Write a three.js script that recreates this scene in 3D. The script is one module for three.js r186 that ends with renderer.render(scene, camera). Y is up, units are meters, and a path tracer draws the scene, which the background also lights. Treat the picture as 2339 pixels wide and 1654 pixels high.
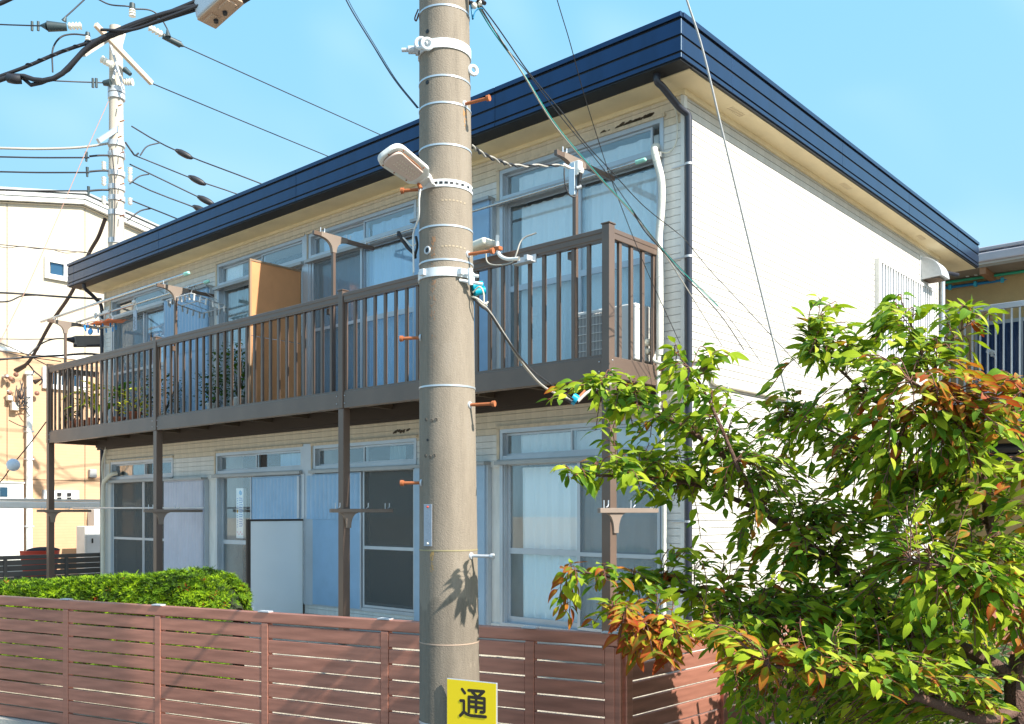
import * as THREE from 'three';
import { mergeGeometries } from 'three/addons/utils/BufferGeometryUtils.js';
import { RoundedBoxGeometry } from 'three/addons/geometries/RoundedBoxGeometry.js';

// ------------------------------------------------------------------ camera, sky, sun, exposure
const scene = new THREE.Scene();
const CAM = new THREE.Vector3(4.6942, 1.6, 7.8603);
const FWD = new THREE.Vector3(-0.66152, 0, -0.74993), RGT = new THREE.Vector3(0.74993, 0, -0.66152);
const camera = new THREE.PerspectiveCamera(42.93, 1024 / 724, 0.1, 400);
camera.position.copy(CAM);
camera.lookAt(CAM.clone().add(FWD));
camera.setViewOffset(2339, 1654, 0, -341, 2339, 1654);   // a shifted lens keeps the verticals upright
const SUN = new THREE.Vector3(0.763, 0.643, -0.0686).normalize();
const EXPOSURE = 1.98;
function makeSky() {
  const W = 512, H = 256, d = new Float32Array(W * H * 4);
  const hor = [0.29, 0.46, 0.55], mid = [0.165, 0.375, 0.56], zen = [0.08, 0.23, 0.47], glow = [1.0, 0.93, 0.82];
  const wn = noise2(64, 991);
  for (let j = 0; j < H; j++) for (let i = 0; i < W; i++) {
    const el = (j + 0.5) / H * Math.PI - Math.PI / 2, az = (i + 0.5) / W * 2 * Math.PI - Math.PI;
    const dir = new THREE.Vector3(Math.cos(el) * Math.cos(az), Math.sin(el), Math.cos(el) * Math.sin(az));
    const s = Math.max(0, Math.sin(el)), a = Math.min(1, s / 0.5), b = Math.max(0, (s - 0.5) / 0.5);
    const cs = dir.dot(SUN), g = 0.2 * Math.pow(Math.max(0, cs), 2) + 0.5 * Math.pow(Math.max(0, cs), 10) + 1.2 * Math.pow(Math.max(0, cs), 60);
    const k = (j * W + i) * 4;
    for (let c = 0; c < 3; c++) {
      let v = hor[c] + (mid[c] - hor[c]) * Math.pow(a, 0.62);
      v = v + (zen[c] - v) * b;
      v += glow[c] * g * (el > 0 ? 1 : 0.4);
      { const q = wn(i / W * 64 + el * 9, el * 11 + 40) * 0.6 + wn(i / W * 128 + el * 14, el * 30 + 9) * 0.4; v += Math.max(0, q - 0.5) * 0.16 * [1, 0.75, 0.45][c]; }
      if (el < 0) v = v * 0.75;
      d[k + c] = v;
    }
    d[k + 3] = 1;
  }
  const t = new THREE.DataTexture(d, W, H, THREE.RGBAFormat, THREE.FloatType);
  t.mapping = THREE.EquirectangularReflectionMapping; t.magFilter = t.minFilter = THREE.LinearFilter; t.needsUpdate = true;
  return t;
}
scene.background = makeSky();
scene.environment = scene.background;
const sun = new THREE.DirectionalLight(new THREE.Color(1, 0.93, 0.82), 4.9);
sun.position.copy(SUN).multiplyScalar(40); sun.target.position.set(-4, 2, 0);
sun.position.add(sun.target.position);
sun.castShadow = true; sun.shadow.mapSize.set(4096, 4096); sun.shadow.radius = 1;
Object.assign(sun.shadow.camera, { left: -24, right: 24, top: 18, bottom: -18, near: 1, far: 90 });
scene.add(sun, sun.target);
const renderer = new THREE.WebGLRenderer({ antialias: true });
renderer.shadowMap.enabled = true;
renderer.toneMapping = THREE.LinearToneMapping;
renderer.toneMappingExposure = EXPOSURE;

// ------------------------------------------------------------------ helpers
function rng(seed) { let a = seed >>> 0; return () => { a |= 0; a = a + 0x6D2B79F5 | 0; let t = Math.imul(a ^ a >>> 15, 1 | a); t = t + Math.imul(t ^ t >>> 7, 61 | t) ^ t; return ((t ^ t >>> 14) >>> 0) / 4294967296; }; }
const V = (x, y, z) => new THREE.Vector3(x, y, z);
// a point in the place, from where it is seen (2339 x 1654 grid) and how many metres ahead it stands
const at = (px, py, D) => CAM.clone().addScaledVector(FWD, D).addScaledVector(RGT, (px - 1169.5) / 2103.4 * D).add(V(0, -(py - 1168) / 2103.4 * D, 0));
const bases = new WeakMap(), used = new Map();
function numbered(n) { const k = used.get(n) || 0; used.set(n, k + 1); return k ? n + '_' + String(k).padStart(3, '0') : n; }
function tag(o, label, category, group, kind) { o.userData.label = label; o.userData.category = category; if (group) o.userData.group = group; if (kind) o.userData.kind = kind; return o; }
function thing(name, label, category, base = V(0, 0, 0), group, kind) {
  const o = new THREE.Group(); o.name = numbered(name); o.position.copy(base); scene.add(o); bases.set(o, base.clone());
  return tag(o, label, category, group, kind);
}
function sub(name, parent) { const o = new THREE.Group(); o.name = name; parent.add(o); bases.set(o, bases.get(parent)); return o; }
function clean(g) {
  if (g.index) g = g.toNonIndexed();
  for (const k of Object.keys(g.attributes)) if (!['position', 'normal', 'uv', 'color'].includes(k)) g.deleteAttribute(k);
  return g;
}
function boxUV(g) {                      // uv in metres by the facing of each face
  const p = g.attributes.position, n = p.count, uv = new Float32Array(n * 2);
  const a = V(), b = V(), c = V();
  for (let i = 0; i < n; i += 3) {
    a.fromBufferAttribute(p, i); b.fromBufferAttribute(p, i + 1); c.fromBufferAttribute(p, i + 2);
    const m = b.clone().sub(a).cross(c.clone().sub(a)), ax = Math.abs(m.x), ay = Math.abs(m.y), az = Math.abs(m.z);
    [a, b, c].forEach((q, k) => {
      const u = ax >= ay && ax >= az ? [q.z, q.y] : ay >= az ? [q.x, q.z] : [q.x, q.y];
      uv[(i + k) * 2] = u[0]; uv[(i + k) * 2 + 1] = u[1];
    });
  }
  g.setAttribute('uv', new THREE.BufferAttribute(uv, 2));
  return g;
}
function joined(geos, keepUV) {
  geos = (Array.isArray(geos) ? geos : [geos]).map(clean);
  if (!keepUV) geos.forEach(g => boxUV(g));
  const anyColor = geos.some(g => g.attributes.color);
  if (!anyColor) geos.forEach(g => g.deleteAttribute('color'));
  return geos.length > 1 ? mergeGeometries(geos) : geos[0];
}
function part(name, geos, mat, parent, keepUV) {
  let g = joined(geos, keepUV);
  const b = bases.get(parent);
  if (b && b.lengthSq()) g.translate(-b.x, -b.y, -b.z);
  const m = new THREE.Mesh(g, mat); m.name = name; m.castShadow = m.receiveShadow = true; parent.add(m);
  if (b) bases.set(m, b);
  return m;
}
function solo(name, geos, mat, label, category, group, keepUV) {    // a thing that is one mesh
  let g = joined(geos, keepUV); g.computeBoundingBox();
  const c = g.boundingBox.getCenter(V()); c.y = g.boundingBox.min.y; g.translate(-c.x, -c.y, -c.z);
  const m = new THREE.Mesh(g, mat); m.name = numbered(name); m.position.copy(c); m.castShadow = m.receiveShadow = true; scene.add(m);
  return tag(m, label, category, group);
}
function struct(name, geos, mat, keepUV) { const m = new THREE.Mesh(joined(geos, keepUV), mat); m.name = numbered(name); m.receiveShadow = m.castShadow = true; m.userData.kind = 'structure'; scene.add(m); return m; }
// boxes by their limits
const B = (x0, x1, y0, y1, z0, z1) => new THREE.BoxGeometry(Math.abs(x1 - x0), Math.abs(y1 - y0), Math.abs(z1 - z0)).translate((x0 + x1) / 2, (y0 + y1) / 2, (z0 + z1) / 2);
const RB = (x0, x1, y0, y1, z0, z1, r = 0.006) => new RoundedBoxGeometry(Math.abs(x1 - x0), Math.abs(y1 - y0), Math.abs(z1 - z0), 1, r).translate((x0 + x1) / 2, (y0 + y1) / 2, (z0 + z1) / 2);
function rod(a, b, r0, r1 = r0, n = 10, open = false) {
  const d = b.clone().sub(a), g = new THREE.CylinderGeometry(r1, r0, d.length(), n, 1, open);
  g.applyQuaternion(new THREE.Quaternion().setFromUnitVectors(V(0, 1, 0), d.clone().normalize()));
  const m = a.clone().add(b).multiplyScalar(0.5); return g.translate(m.x, m.y, m.z);
}
function bar(a, b, w, h) {               // a square bar from a to b: w across (level), h upright
  const d = b.clone().sub(a), L = d.length(), g = new THREE.BoxGeometry(w, h, L);
  const q = new THREE.Object3D(); q.position.copy(a.clone().add(b).multiplyScalar(0.5)); q.lookAt(b); q.updateMatrix();
  return g.applyMatrix4(q.matrix);
}
function tube(pts, r, n = 6, seg) { return new THREE.TubeGeometry(new THREE.CatmullRomCurve3(pts, false, 'centripetal'), seg || Math.max(4, pts.length * 6), r, n, false); }
function place(g, pos, rx = 0, ry = 0, rz = 0, s = 1) { const o = new THREE.Object3D(); o.position.copy(pos); o.rotation.set(rx, ry, rz, 'YXZ'); o.scale.setScalar(s); o.updateMatrix(); return g.applyMatrix4(o.matrix); }

// ------------------------------------------------------------------ textures and materials
function noise2(N, seed) { const r = rng(seed), a = new Float32Array(N * N).map(() => r()); return (x, y) => { const xi = Math.floor(x), yi = Math.floor(y); let fx = x - xi, fy = y - yi; fx = fx * fx * (3 - 2 * fx); fy = fy * fy * (3 - 2 * fy); const w = (i, j) => a[((j % N + N) % N) * N + (i % N + N) % N]; return (w(xi, yi) * (1 - fx) + w(xi + 1, yi) * fx) * (1 - fy) + (w(xi, yi + 1) * (1 - fx) + w(xi + 1, yi + 1) * fx) * fy; }; }
function fbmTex(S, cells, oct, seed, f, srgb, ax = 1, ay = 1) {
  const ns = []; for (let o = 0; o < oct; o++) ns.push([noise2(cells * 2 ** o, seed + o * 17), cells * 2 ** o]);
  const d = new Uint8Array(S * S * 4);
  for (let j = 0; j < S; j++) for (let i = 0; i < S; i++) {
    let v = 0, w = 0, amp = 1;
    for (const [n, c] of ns) { v += amp * n(i / S * c * ax, j / S * c * ay); w += amp; amp *= 0.55; }
    const c = f(v / w, i / S, j / S), k = (j * S + i) * 4;
    d[k] = Math.max(0, Math.min(255, c[0] * 255)); d[k + 1] = Math.max(0, Math.min(255, c[1] * 255)); d[k + 2] = Math.max(0, Math.min(255, c[2] * 255)); d[k + 3] = 255;
  }
  const t = new THREE.DataTexture(d, S, S); t.wrapS = t.wrapT = THREE.RepeatWrapping; t.magFilter = THREE.LinearFilter; t.minFilter = THREE.LinearMipmapLinearFilter; t.generateMipmaps = true;
  if (srgb) t.colorSpace = THREE.SRGBColorSpace; t.needsUpdate = true; return t;
}
const rep = (t, metres, my = metres) => { const c = t.clone(); c.repeat.set(1 / metres, 1 / my); c.needsUpdate = true; return c; };
const grey = (lo, hi) => v => { const k = lo + (hi - lo) * Math.min(1, Math.max(0, (v - 0.25) * 2)); return [k, k, k]; };
const mottle = fbmTex(256, 4, 5, 11, grey(0.86, 1.0));
const streaky = fbmTex(256, 6, 4, 23, grey(0.84, 1.0), false, 4, 1);
const grain = fbmTex(256, 4, 4, 31, grey(0.72, 1.0), false, 1, 12);
const rough = fbmTex(256, 16, 4, 41, v => [v, v, v]);
const fine = fbmTex(256, 48, 2, 43, v => [v, v, v]);
const lin = (r, g, b) => new THREE.Color().setRGB(r, g, b);
function mat(c, roughness = 0.7, o = {}) {
  const { metal = 0, map = mottle, size = 1.2, bump, bumpSize = 0.3, bumpScale = 0.002, phys, ...more } = o;
  const m = new (phys ? THREE.MeshPhysicalMaterial : THREE.MeshStandardMaterial)({ color: lin(...c), roughness, metalness: metal, ...more });
  if (map) m.map = rep(map, size, o.sizeY || size);
  if (bump) { m.bumpMap = rep(bump, bumpSize); m.bumpScale = bumpScale; }
  delete m.sizeY; return m;
}
const { sizeY, ...none } = {};
const M = {
  siding: mat([0.77, 0.765, 0.73], 0.6, { map: streaky, size: 1.6, bump: rough, bumpScale: 0.0008 }),
  sidingBounceTint: mat([0.76, 0.66, 0.51], 0.7, { map: streaky, size: 0.9, bump: rough, bumpScale: 0.001 }),  // warm bounce light under eave and balcony is put into this board colour
  core: mat([0.10, 0.09, 0.08], 0.9),
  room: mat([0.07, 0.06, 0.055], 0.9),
  soffit: mat([0.84, 0.71, 0.46], 0.7),
  trim: mat([0.66, 0.55, 0.40], 0.6, { map: streaky, size: 0.6 }),
  fascia: mat([0.012, 0.042, 0.11], 0.32, { metal: 0.75, size: 2.5, map: streaky, phys: true, clearcoat: 0.35, clearcoatRoughness: 0.2 }),
  gutter: mat([0.006, 0.006, 0.008], 0.6),
  pipe: mat([0.03, 0.034, 0.05], 0.3),
  brown: mat([0.155, 0.108, 0.083], 0.28, { metal: 0.15, size: 0.9 }),
  brownDark: mat([0.05, 0.036, 0.028], 0.7),
  deck: mat([0.10, 0.075, 0.05], 0.8, { map: grain, size: 0.4 }),
  alu: mat([0.52, 0.57, 0.62], 0.38, { metal: 0.35 }),
  aluDull: mat([0.40, 0.41, 0.41], 0.5, { metal: 0.3 }),
  bracket: mat([0.24, 0.19, 0.155], 0.45),
  steel: mat([0.62, 0.66, 0.70], 0.35, { metal: 0.6 }),
  galv: mat([0.56, 0.59, 0.62], 0.5, { metal: 0.3, size: 0.12 }),
  rust: mat([0.42, 0.13, 0.045], 0.8, { size: 0.05, bump: fine, bumpSize: 0.05, bumpScale: 0.001 }),
  shutter: mat([0.36, 0.50, 0.64], 0.5, { metal: 0.1 }),
  shutterLilac: mat([0.56, 0.57, 0.66], 0.55, { metal: 0.05 }),
  shutterBlue: mat([0.30, 0.48, 0.68], 0.45, { metal: 0.1 }),
  tan: mat([0.60, 0.275, 0.115], 0.6, { size: 0.8 }),
  board: mat([0.84, 0.92, 0.96], 0.45, { size: 6 }),
  curtain: new THREE.MeshPhysicalMaterial({ color: lin(0.86, 0.95, 0.98), roughness: 0.97, transmission: 0.12, thickness: 0, side: THREE.DoubleSide }),
  glass: new THREE.MeshPhysicalMaterial({ color: lin(0.97, 0.99, 1.0), roughness: 0.02, transmission: 1, thickness: 0, ior: 2.0 }),
  frosted: new THREE.MeshPhysicalMaterial({ color: lin(0.93, 0.98, 1.0), roughness: 0.3, transmission: 1, thickness: 0, ior: 1.6, bumpMap: rep(rough, 0.16), bumpScale: 0.002 }),
  screen: new THREE.MeshStandardMaterial({ color: lin(0.13, 0.135, 0.13), roughness: 0.9, transparent: true, opacity: 0.5 }),
  screenPale: new THREE.MeshStandardMaterial({ color: lin(0.24, 0.28, 0.30), roughness: 0.9, transparent: true, opacity: 0.32 }),
  concrete: mat([0.345, 0.29, 0.225], 0.85, { size: 0.8, bump: fine, bumpSize: 0.16, bumpScale: 0.0012 }),
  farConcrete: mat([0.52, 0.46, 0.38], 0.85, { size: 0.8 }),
  white: mat([0.80, 0.80, 0.77], 0.5),
  cream: mat([0.74, 0.70, 0.58], 0.5),
  black: mat([0.012, 0.012, 0.014], 0.45, { map: null }),
  cable: mat([0.02, 0.02, 0.024], 0.5, { map: null }),
  cableGrey: mat([0.38, 0.36, 0.32], 0.6, { map: null }),
  cableTeal: mat([0.02, 0.33, 0.30], 0.5, { map: null }),
  blue: mat([0.02, 0.22, 0.42], 0.4, { map: null }),
  green: mat([0.02, 0.36, 0.20], 0.4, { map: null }),
  mint: mat([0.35, 0.72, 0.60], 0.5, { map: null }),
  ceramic: mat([0.78, 0.76, 0.68], 0.25, { map: null }),
  terracotta: mat([0.50, 0.14, 0.06], 0.8),
  yellow: mat([0.95, 0.68, 0.005], 0.5, { map: null }),
  fence: mat([0.60, 0.262, 0.185], 0.36, { metal: 0.5, map: grain, size: 0.9, bump: grain, bumpSize: 0.7, bumpScale: 0.0006 }),
  fenceGrey: mat([0.085, 0.08, 0.075], 0.55),
  red: mat([0.6, 0.06, 0.03], 0.5),
};

// ------------------------------------------------------------------ ground and road
{
  const g = new THREE.PlaneGeometry(400, 400).rotateX(-Math.PI / 2);
  const gravel = fbmTex(512, 24, 4, 71, v => { const k = 0.35 + 0.75 * v; return [k, k * 0.96, k * 0.88]; });
  struct('ground', g.translate(0, -0.134, 0), mat([0.42, 0.40, 0.35], 0.95, { map: gravel, size: 1.5, bump: rough, bumpSize: 0.2, bumpScale: 0.01 }));
  const a = V(1.69 + 0.9643 * 30, 0, 3.57 - 0.2647 * 30), b = V(1.69 - 0.9643 * 60, 0, 3.57 + 0.2647 * 60), n = V(0.2647, 0, 0.9643);
  const strip = (o0, o1, y0, y1) => { const L = a.distanceTo(b), q = new THREE.BoxGeometry(L, y1 - y0, o1 - o0); q.rotateY(Math.atan2(0.2647, 0.9643)); const m = a.clone().add(b).multiplyScalar(0.5).addScaledVector(n, (o0 + o1) / 2); return q.translate(m.x, (y0 + y1) / 2, m.z); };
  struct('road', strip(0.075, 9, -0.3, -0.13), mat([0.14, 0.137, 0.13], 0.9, { size: 2, bump: fine, bumpSize: 0.3, bumpScale: 0.003 }));
  // the plots stand a step above the street
  const plot = (pts) => { const sh = new THREE.Shape(pts.map(([x, z]) => new THREE.Vector2(x, -z))); return new THREE.ExtrudeGeometry(sh, { depth: 0.25, bevelEnabled: false }).rotateX(-Math.PI / 2).translate(0, -0.25, 0); };
  const fz = x => 3.57 - (x - 1.69) * 0.2745 - 0.045;
  struct('yard', plot([[1.66, fz(1.66)], [-40, fz(-40)], [-40, -40], [1.62, -40]]), mat([0.60, 0.545, 0.46], 0.95, { map: gravel, size: 1.5, bump: rough, bumpSize: 0.2, bumpScale: 0.012 }));
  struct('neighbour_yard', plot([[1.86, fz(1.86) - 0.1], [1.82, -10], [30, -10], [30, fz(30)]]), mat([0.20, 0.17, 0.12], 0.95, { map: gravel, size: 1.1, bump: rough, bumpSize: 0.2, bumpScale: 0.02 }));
  struct('fence_footing', strip(-0.055, 0.07, -0.3, -0.075), mat([0.42, 0.4, 0.36], 0.9, { bump: rough, bumpScale: 0.003 }));
}

// ------------------------------------------------------------------ apartment house
const HX = -12.38, HZ = -7.88, EAVE = 5.715;
const house = thing('apartment_building', 'two-storey cream apartment house with navy flat roof edge and brown front balcony', 'apartment building');
{
  const U = [[-2.42, -0.225], [-6.055, -3.83], [-8.46, -6.165], [-12.1, -10.08]], UY = [3.05, 5.52];
  const G = [[-2.42, -0.205], [-5.955, -3.83], [-8.5, -6.205], [-12.12, -9.85]], GY = [0.28, 2.545];
  // body set back behind the windows; room darkness is put into its colour
  part('room_interior', [B(HX + 0.1, -0.1, 0.1, 5.68, HZ + 0.1, -0.5)], M.room, house);
  // walls behind the boards
  const back = [];
  const cols = (ops) => { const c = []; let x = 0; for (const [a, b] of ops) { c.push([b, x]); x = a; } c.push([HX, x]); return c; };
  for (const [ops, y0, y1] of [[U, UY[0], UY[1]], [G, GY[0], GY[1]]]) for (const [a, b] of cols(ops)) back.push(B(a, b - (b === 0 ? 0.03 : 0), y0, y1, -0.5, -0.024));
  for (const [y0, y1] of [[0, GY[0]], [GY[1], UY[0]], [UY[1], EAVE]]) back.push(B(HX, -0.03, y0, y1, -0.5, -0.024));
  back.push(B(-0.1, -0.024, 0, EAVE, HZ, -0.5), B(HX, -0.1, 0, EAVE, HZ, HZ + 0.1), B(HX, HX + 0.1, 0, EAVE, HZ + 0.1, -0.5));
  part('wall', back, M.siding, house);
  // siding boards, 75 mm high, each with a recessed joint
  const P = 0.0751, cache = new Map(), R = rng(5);
  const board = (L, along) => { const k = L.toFixed(3) + along; if (!cache.has(k)) { const g = along === 'x' ? B(0, L, 0, P - 0.005, -0.03, 0) : B(-0.03, 0, 0, P - 0.0068, 0, L); const bev = clean(g); boxUV(bev); cache.set(k, bev); } return cache.get(k); };
  const tones = [0, 1, 2].map(k => { const m = M.siding.clone(); m.color = lin(0.62 - 0.014 * k, 0.605 - 0.014 * k, 0.56 - 0.016 * k); return m; });  // same paint as the front, coloured darker because this side is sunlit
  const rowSiding = [M.sidingBounceTint, M.siding];
  const put = (x, y, z, L, along, m) => { const b = new THREE.Mesh(board(L, along), m); b.name = 'siding_board'; b.position.set(x, y, z); b.castShadow = b.receiveShadow = true; house.add(b); };
  for (let r = 0, y = EAVE - P; y > 0.15; r++, y -= P) {
    for (const [z0, z1] of [[HZ, -5.02], [-5.015, -0.03]]) put(0, y, z0, z1 - z0, 'z', tones[Math.floor(R() * 3)]);
    const yc = y + P / 2;
    let iv = [[HX, -0.03]];
    if (yc > UY[0] && yc < UY[1]) iv = cols(U); else if (yc > GY[0] && yc < GY[1]) iv = cols(G);
    if (yc < 5.2 && yc > UY[0]) iv = iv.filter(([a, b]) => !(a > -10.2 && a < -3));        // shutter boxes stand there
    if (yc < 2.1) iv = iv.filter(([a, b]) => !(a > -10.2 && a < -3));
    for (let [a, b] of iv) { b = Math.min(b, -0.03); a = Math.max(a, HX + 0.03); if (b - a < 0.05) continue; put(a, y, 0, b - a, 'x', rowSiding[yc > 5.45 || (yc > 2.5 && yc < 3) ? 0 : 1]); }  // rows under eave and balcony take the bounce-light colour
  }
  part('corner_trim', [B(-0.03, 0.012, 0.1, EAVE, -0.045, 0.01)], M.siding, house);
  part('corner_trim', [B(HX - 0.01, HX + 0.03, 0.1, EAVE, -0.045, 0.01)], M.siding, house);
  part('corner_trim', [B(-0.03, 0.012, 0.1, EAVE, HZ, HZ + 0.05)], M.siding, house);
  part('eave_trim', [B(0.002, 0.03, EAVE - 0.05, EAVE, HZ, 0.03), B(HX, 0.03, EAVE - 0.04, EAVE, 0.002, 0.028)], M.soffit, house);
  part('foundation', [B(HX, 0.004, 0, 0.16, -0.5, 0.006), B(-0.5, 0.006, 0, 0.16, HZ, -0.5)], mat([0.4, 0.39, 0.37], 0.9), house);
  // worn streak where old paint has come off, above the right window
  {
    const r = rng(77), gs = [];
    for (let i = 0; i < 26; i++) { const t = i / 25, x = -0.98 + 0.62 * t + (r() - 0.5) * 0.05; gs.push(place(new THREE.CylinderGeometry(0.012 + r() * 0.018 * (t > 0.8 ? 1.8 : 1), 0.012 + r() * 0.01, 0.004, 7).rotateX(Math.PI / 2).scale(1.6, 0.7, 1), V(x, 5.555 + t * 0.03 + (r() - 0.5) * 0.03, 0.003), 0, 0, 0.4)); }
    for (let i = 0; i < 14; i++) { const x = -4.25 + 0.35 * r(); gs.push(place(new THREE.CylinderGeometry(0.01 + r() * 0.015, 0.012, 0.004, 7).rotateX(Math.PI / 2).scale(1.6, 0.6, 1), V(x, 2.62 + (r() - 0.5) * 0.03, 0.003), 0, 0, 0.4)); }
    part('flaked_paint', gs, mat([0.10, 0.075, 0.05], 0.95), house);
  }
  // ---------------- roof
  const roof = sub('roof', house);
  part('roof_deck', [B(-12.66, 0.26, 5.78, 6.13, -9.06, 0.51)], mat([0.12, 0.12, 0.13], 0.8), roof);
  part('soffit', [B(-12.64, 0.262, EAVE, EAVE + 0.03, -9.05, 0.335)], M.soffit, roof);
  part('gutter', [B(-12.66, 0.285, 5.725, 5.78, 0.335, 0.54), B(0.262, 0.287, 5.722, 5.78, -9.07, 0.335), B(-12.68, -12.64, 5.722, 5.78, -9.07, 0.335)], M.gutter, roof);
  part('fascia_backing', [B(-12.69, 0.288, 5.79, 6.12, 0.50, 0.536), B(0.25, 0.288, 5.79, 6.12, -9.09, 0.50), B(-12.69, -12.65, 5.79, 6.12, -9.09, 0.50)], M.gutter, roof);
  const bands = [[5.742, 5.782], [5.803, 5.936], [5.957, 6.090], [6.111, 6.16]];
  const front = [-12.70, -12.42, -9.3, -5.6, -2.0, 0.302], side = [-9.1, -7.9, -5.6, -3.2, -0.42, 0.552];
  bands.forEach(([a, b], k) => {
    const o = k === 3 ? 0.012 : k === 0 ? 0.004 : 0;
    for (let i = 0; i < 5; i++) {
      part('fascia_panel', [RB(front[i] + 0.002, front[i + 1] - (i === 4 ? 0 : 0.002), a, b, 0.52, 0.55 + o, 0.004)], M.fascia, roof);
      part('fascia_panel', [RB(0.272, 0.30 + o, a, b, side[i] + 0.002, Math.min(side[i + 1] - 0.002, 0.519), 0.004)], M.fascia, roof);
    }
    part('fascia_panel', [B(-12.70 - o, -12.67, a, b, -9.1, 0.519)], M.fascia, roof);
  });
  part('fascia_seam', [0, 1, 2].map(k => B(0.2995, 0.3045, bands[k][0], bands[k][1], 0.5485, 0.5535)), M.steel, roof);
  const vents = []; for (const z of [-0.9, -3.8, -6.7]) for (let i = 0; i < 8; i++) vents.push(B(0.12, 0.19, EAVE - 0.004, EAVE + 0.01, z + i * 0.035, z + i * 0.035 + 0.006));
  part('soffit_vent', vents, M.trim, roof);
  // ---------------- downpipes
  const dp = sub('downpipe', house);
  part('pipe', [tube([V(-0.03, 5.74, 0.44), V(-0.03, 5.66, 0.43), V(-0.015, 5.63, 0.37), V(0.02, 5.50, 0.09), V(0.05, 5.46, 0.01), V(0.055, 5.38, 0.0)], 0.034, 12, 40), rod(V(0.055, 5.4, 0), V(0.055, 0.1, 0), 0.034, 0.034, 14)], M.pipe, dp);
  for (const y of [4.98, 4.08, 2.7, 1.5]) part('clip', [new THREE.CylinderGeometry(0.039, 0.039, 0.022, 14).translate(0.055, y, 0), B(-0.13, 0.05, y - 0.006, y + 0.006, 0.012, 0.02)], M.galv, dp);
  const dl = sub('downpipe', house);
  part('pipe', [tube([V(-12.2, 5.74, 0.46), V(-12.21, 5.67, 0.45), V(-12.3, 5.56, 0.25), V(-12.41, 5.45, 0.06), V(-12.43, 5.35, 0.03)], 0.034, 10, 30), rod(V(-12.43, 5.38, 0.03), V(-12.43, 0.1, 0.03), 0.034)], M.pipe, dl);
  // ---------------- cream pipe along the side wall, with clips
  const cd = sub('conduit', house);
  part('pipe', [rod(V(0.03, 2.903, -0.55), V(0.03, 2.903, -7.6), 0.022), tube([V(0.03, 2.903, -0.55), V(0.03, 2.93, -0.5), V(0.03, 3.05, -0.48), V(0.03, 3.12, -0.42), V(0.03, 3.1, -0.2), V(0.02, 3.06, 0.03)], 0.02, 8, 30)], M.cream, cd);
  for (const z of [-0.8, -1.9, -3, -4.1, -5.2]) part('clip', [B(0.002, 0.056, 2.87, 2.935, z, z + 0.02)], M.galv, cd);
  // ---------------- windows
  const R2 = rng(19);
  function curtain(x0, x1, y0, y1, z, amp, folds) {
    const nx = 90, g = new THREE.PlaneGeometry(x1 - x0, y1 - y0, nx, 6), p = g.attributes.position, ph = R2() * 9;
    for (let i = 0; i < p.count; i++) { const u = (p.getX(i) + (x1 - x0) / 2) / (x1 - x0), v = (p.getY(i) + (y1 - y0) / 2) / (y1 - y0); const w = folds * Math.PI * 2; p.setZ(i, amp * (Math.sin(u * w + ph + 0.5 * Math.sin(u * 7 + ph)) + 0.4 * Math.sin(u * w * 1.9 + 2 * ph)) * (0.55 + 0.45 * (1 - v))); }
    g.computeVertexNormals(); return g.translate((x0 + x1) / 2, (y0 + y1) / 2, z);
  }
  const ring = (x0, x1, y0, y1, w, z0, z1, wb = w) => [B(x0, x0 + w, y0, y1, z0, z1), B(x1 - w, x1, y0, y1, z0, z1), B(x0 + w, x1 - w, y1 - w, y1, z0, z1), B(x0 + w, x1 - w, y0, y0 + wb, z0, z1)];
  function makeWindow(x0, x1, yb, yt, y1, o) {
    const w = sub('window', house), xm = o.split ?? (x0 + x1) / 2, tb = yt - 0.075;
    part('frame', [...ring(x0, x1, yb, y1, 0.045, -0.11, 0.012), B(x0 + 0.045, x1 - 0.045, tb, yt, -0.11, 0.008), B(x0 + 0.048, x0 + 0.062, yb + 0.045, tb, -0.1, -0.005), B(x1 - 0.062, x1 - 0.048, yb + 0.045, tb, -0.1, -0.005)], M.alu, w);
    part('drip_ledge', [B(x0 - 0.03, x1 + 0.005, tb - 0.03, tb + 0.012, 0.0125, 0.075), B(x0 - 0.03, x1 + 0.005, tb + 0.012, tb + 0.03, 0.0125, 0.03)], M.aluDull, w);
    part('casing', [B(x0 - 0.04, x1 + 0.02, y1, y1 + 0.035, 0.001, 0.03), B(x0 - 0.04, x0 - 0.001, tb + 0.035, y1, 0.001, 0.02)], M.trim, w);
    // transom lights
    const tx = o.transomSplit ?? xm;
    const ts = [[x0 + 0.045, tx + 0.02, -0.065], [tx - 0.02, x1 - 0.045 - (o.openTransom || 0), -0.03]];
    ts.forEach(([a, b, z], i) => { const s = part('transom_sash', ring(a, b, yt + 0.002, y1 - 0.047, 0.024, z - 0.012, z + 0.012), M.alu, w); part('pane', [B(a + 0.024, b - 0.024, yt + 0.026, y1 - 0.071, z - 0.003, z + 0.001)], M.glass, w); });
    // sliding doors
    const mid = o.mid, ds = [[x0 + 0.063, xm + 0.025, -0.075], [xm - 0.025, x1 - 0.063, -0.035]];
    ds.forEach(([a, b, z], i) => {
      part('door_sash', [...ring(a, b, yb + 0.046, tb - 0.001, 0.038, z - 0.014, z + 0.014, 0.07), B(a + 0.038, b - 0.038, mid - 0.035, mid + 0.03, z - 0.013, z + 0.013)], M.alu, w);
      part('pane', [B(a + 0.038, b - 0.038, mid + 0.03, tb - 0.04, z - 0.003, z + 0.001)], M.glass, w);
      part('frosted_pane', [B(a + 0.038, b - 0.038, yb + 0.116, mid - 0.035, z - 0.003, z + 0.001)], M.frosted, w);
    });
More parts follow.
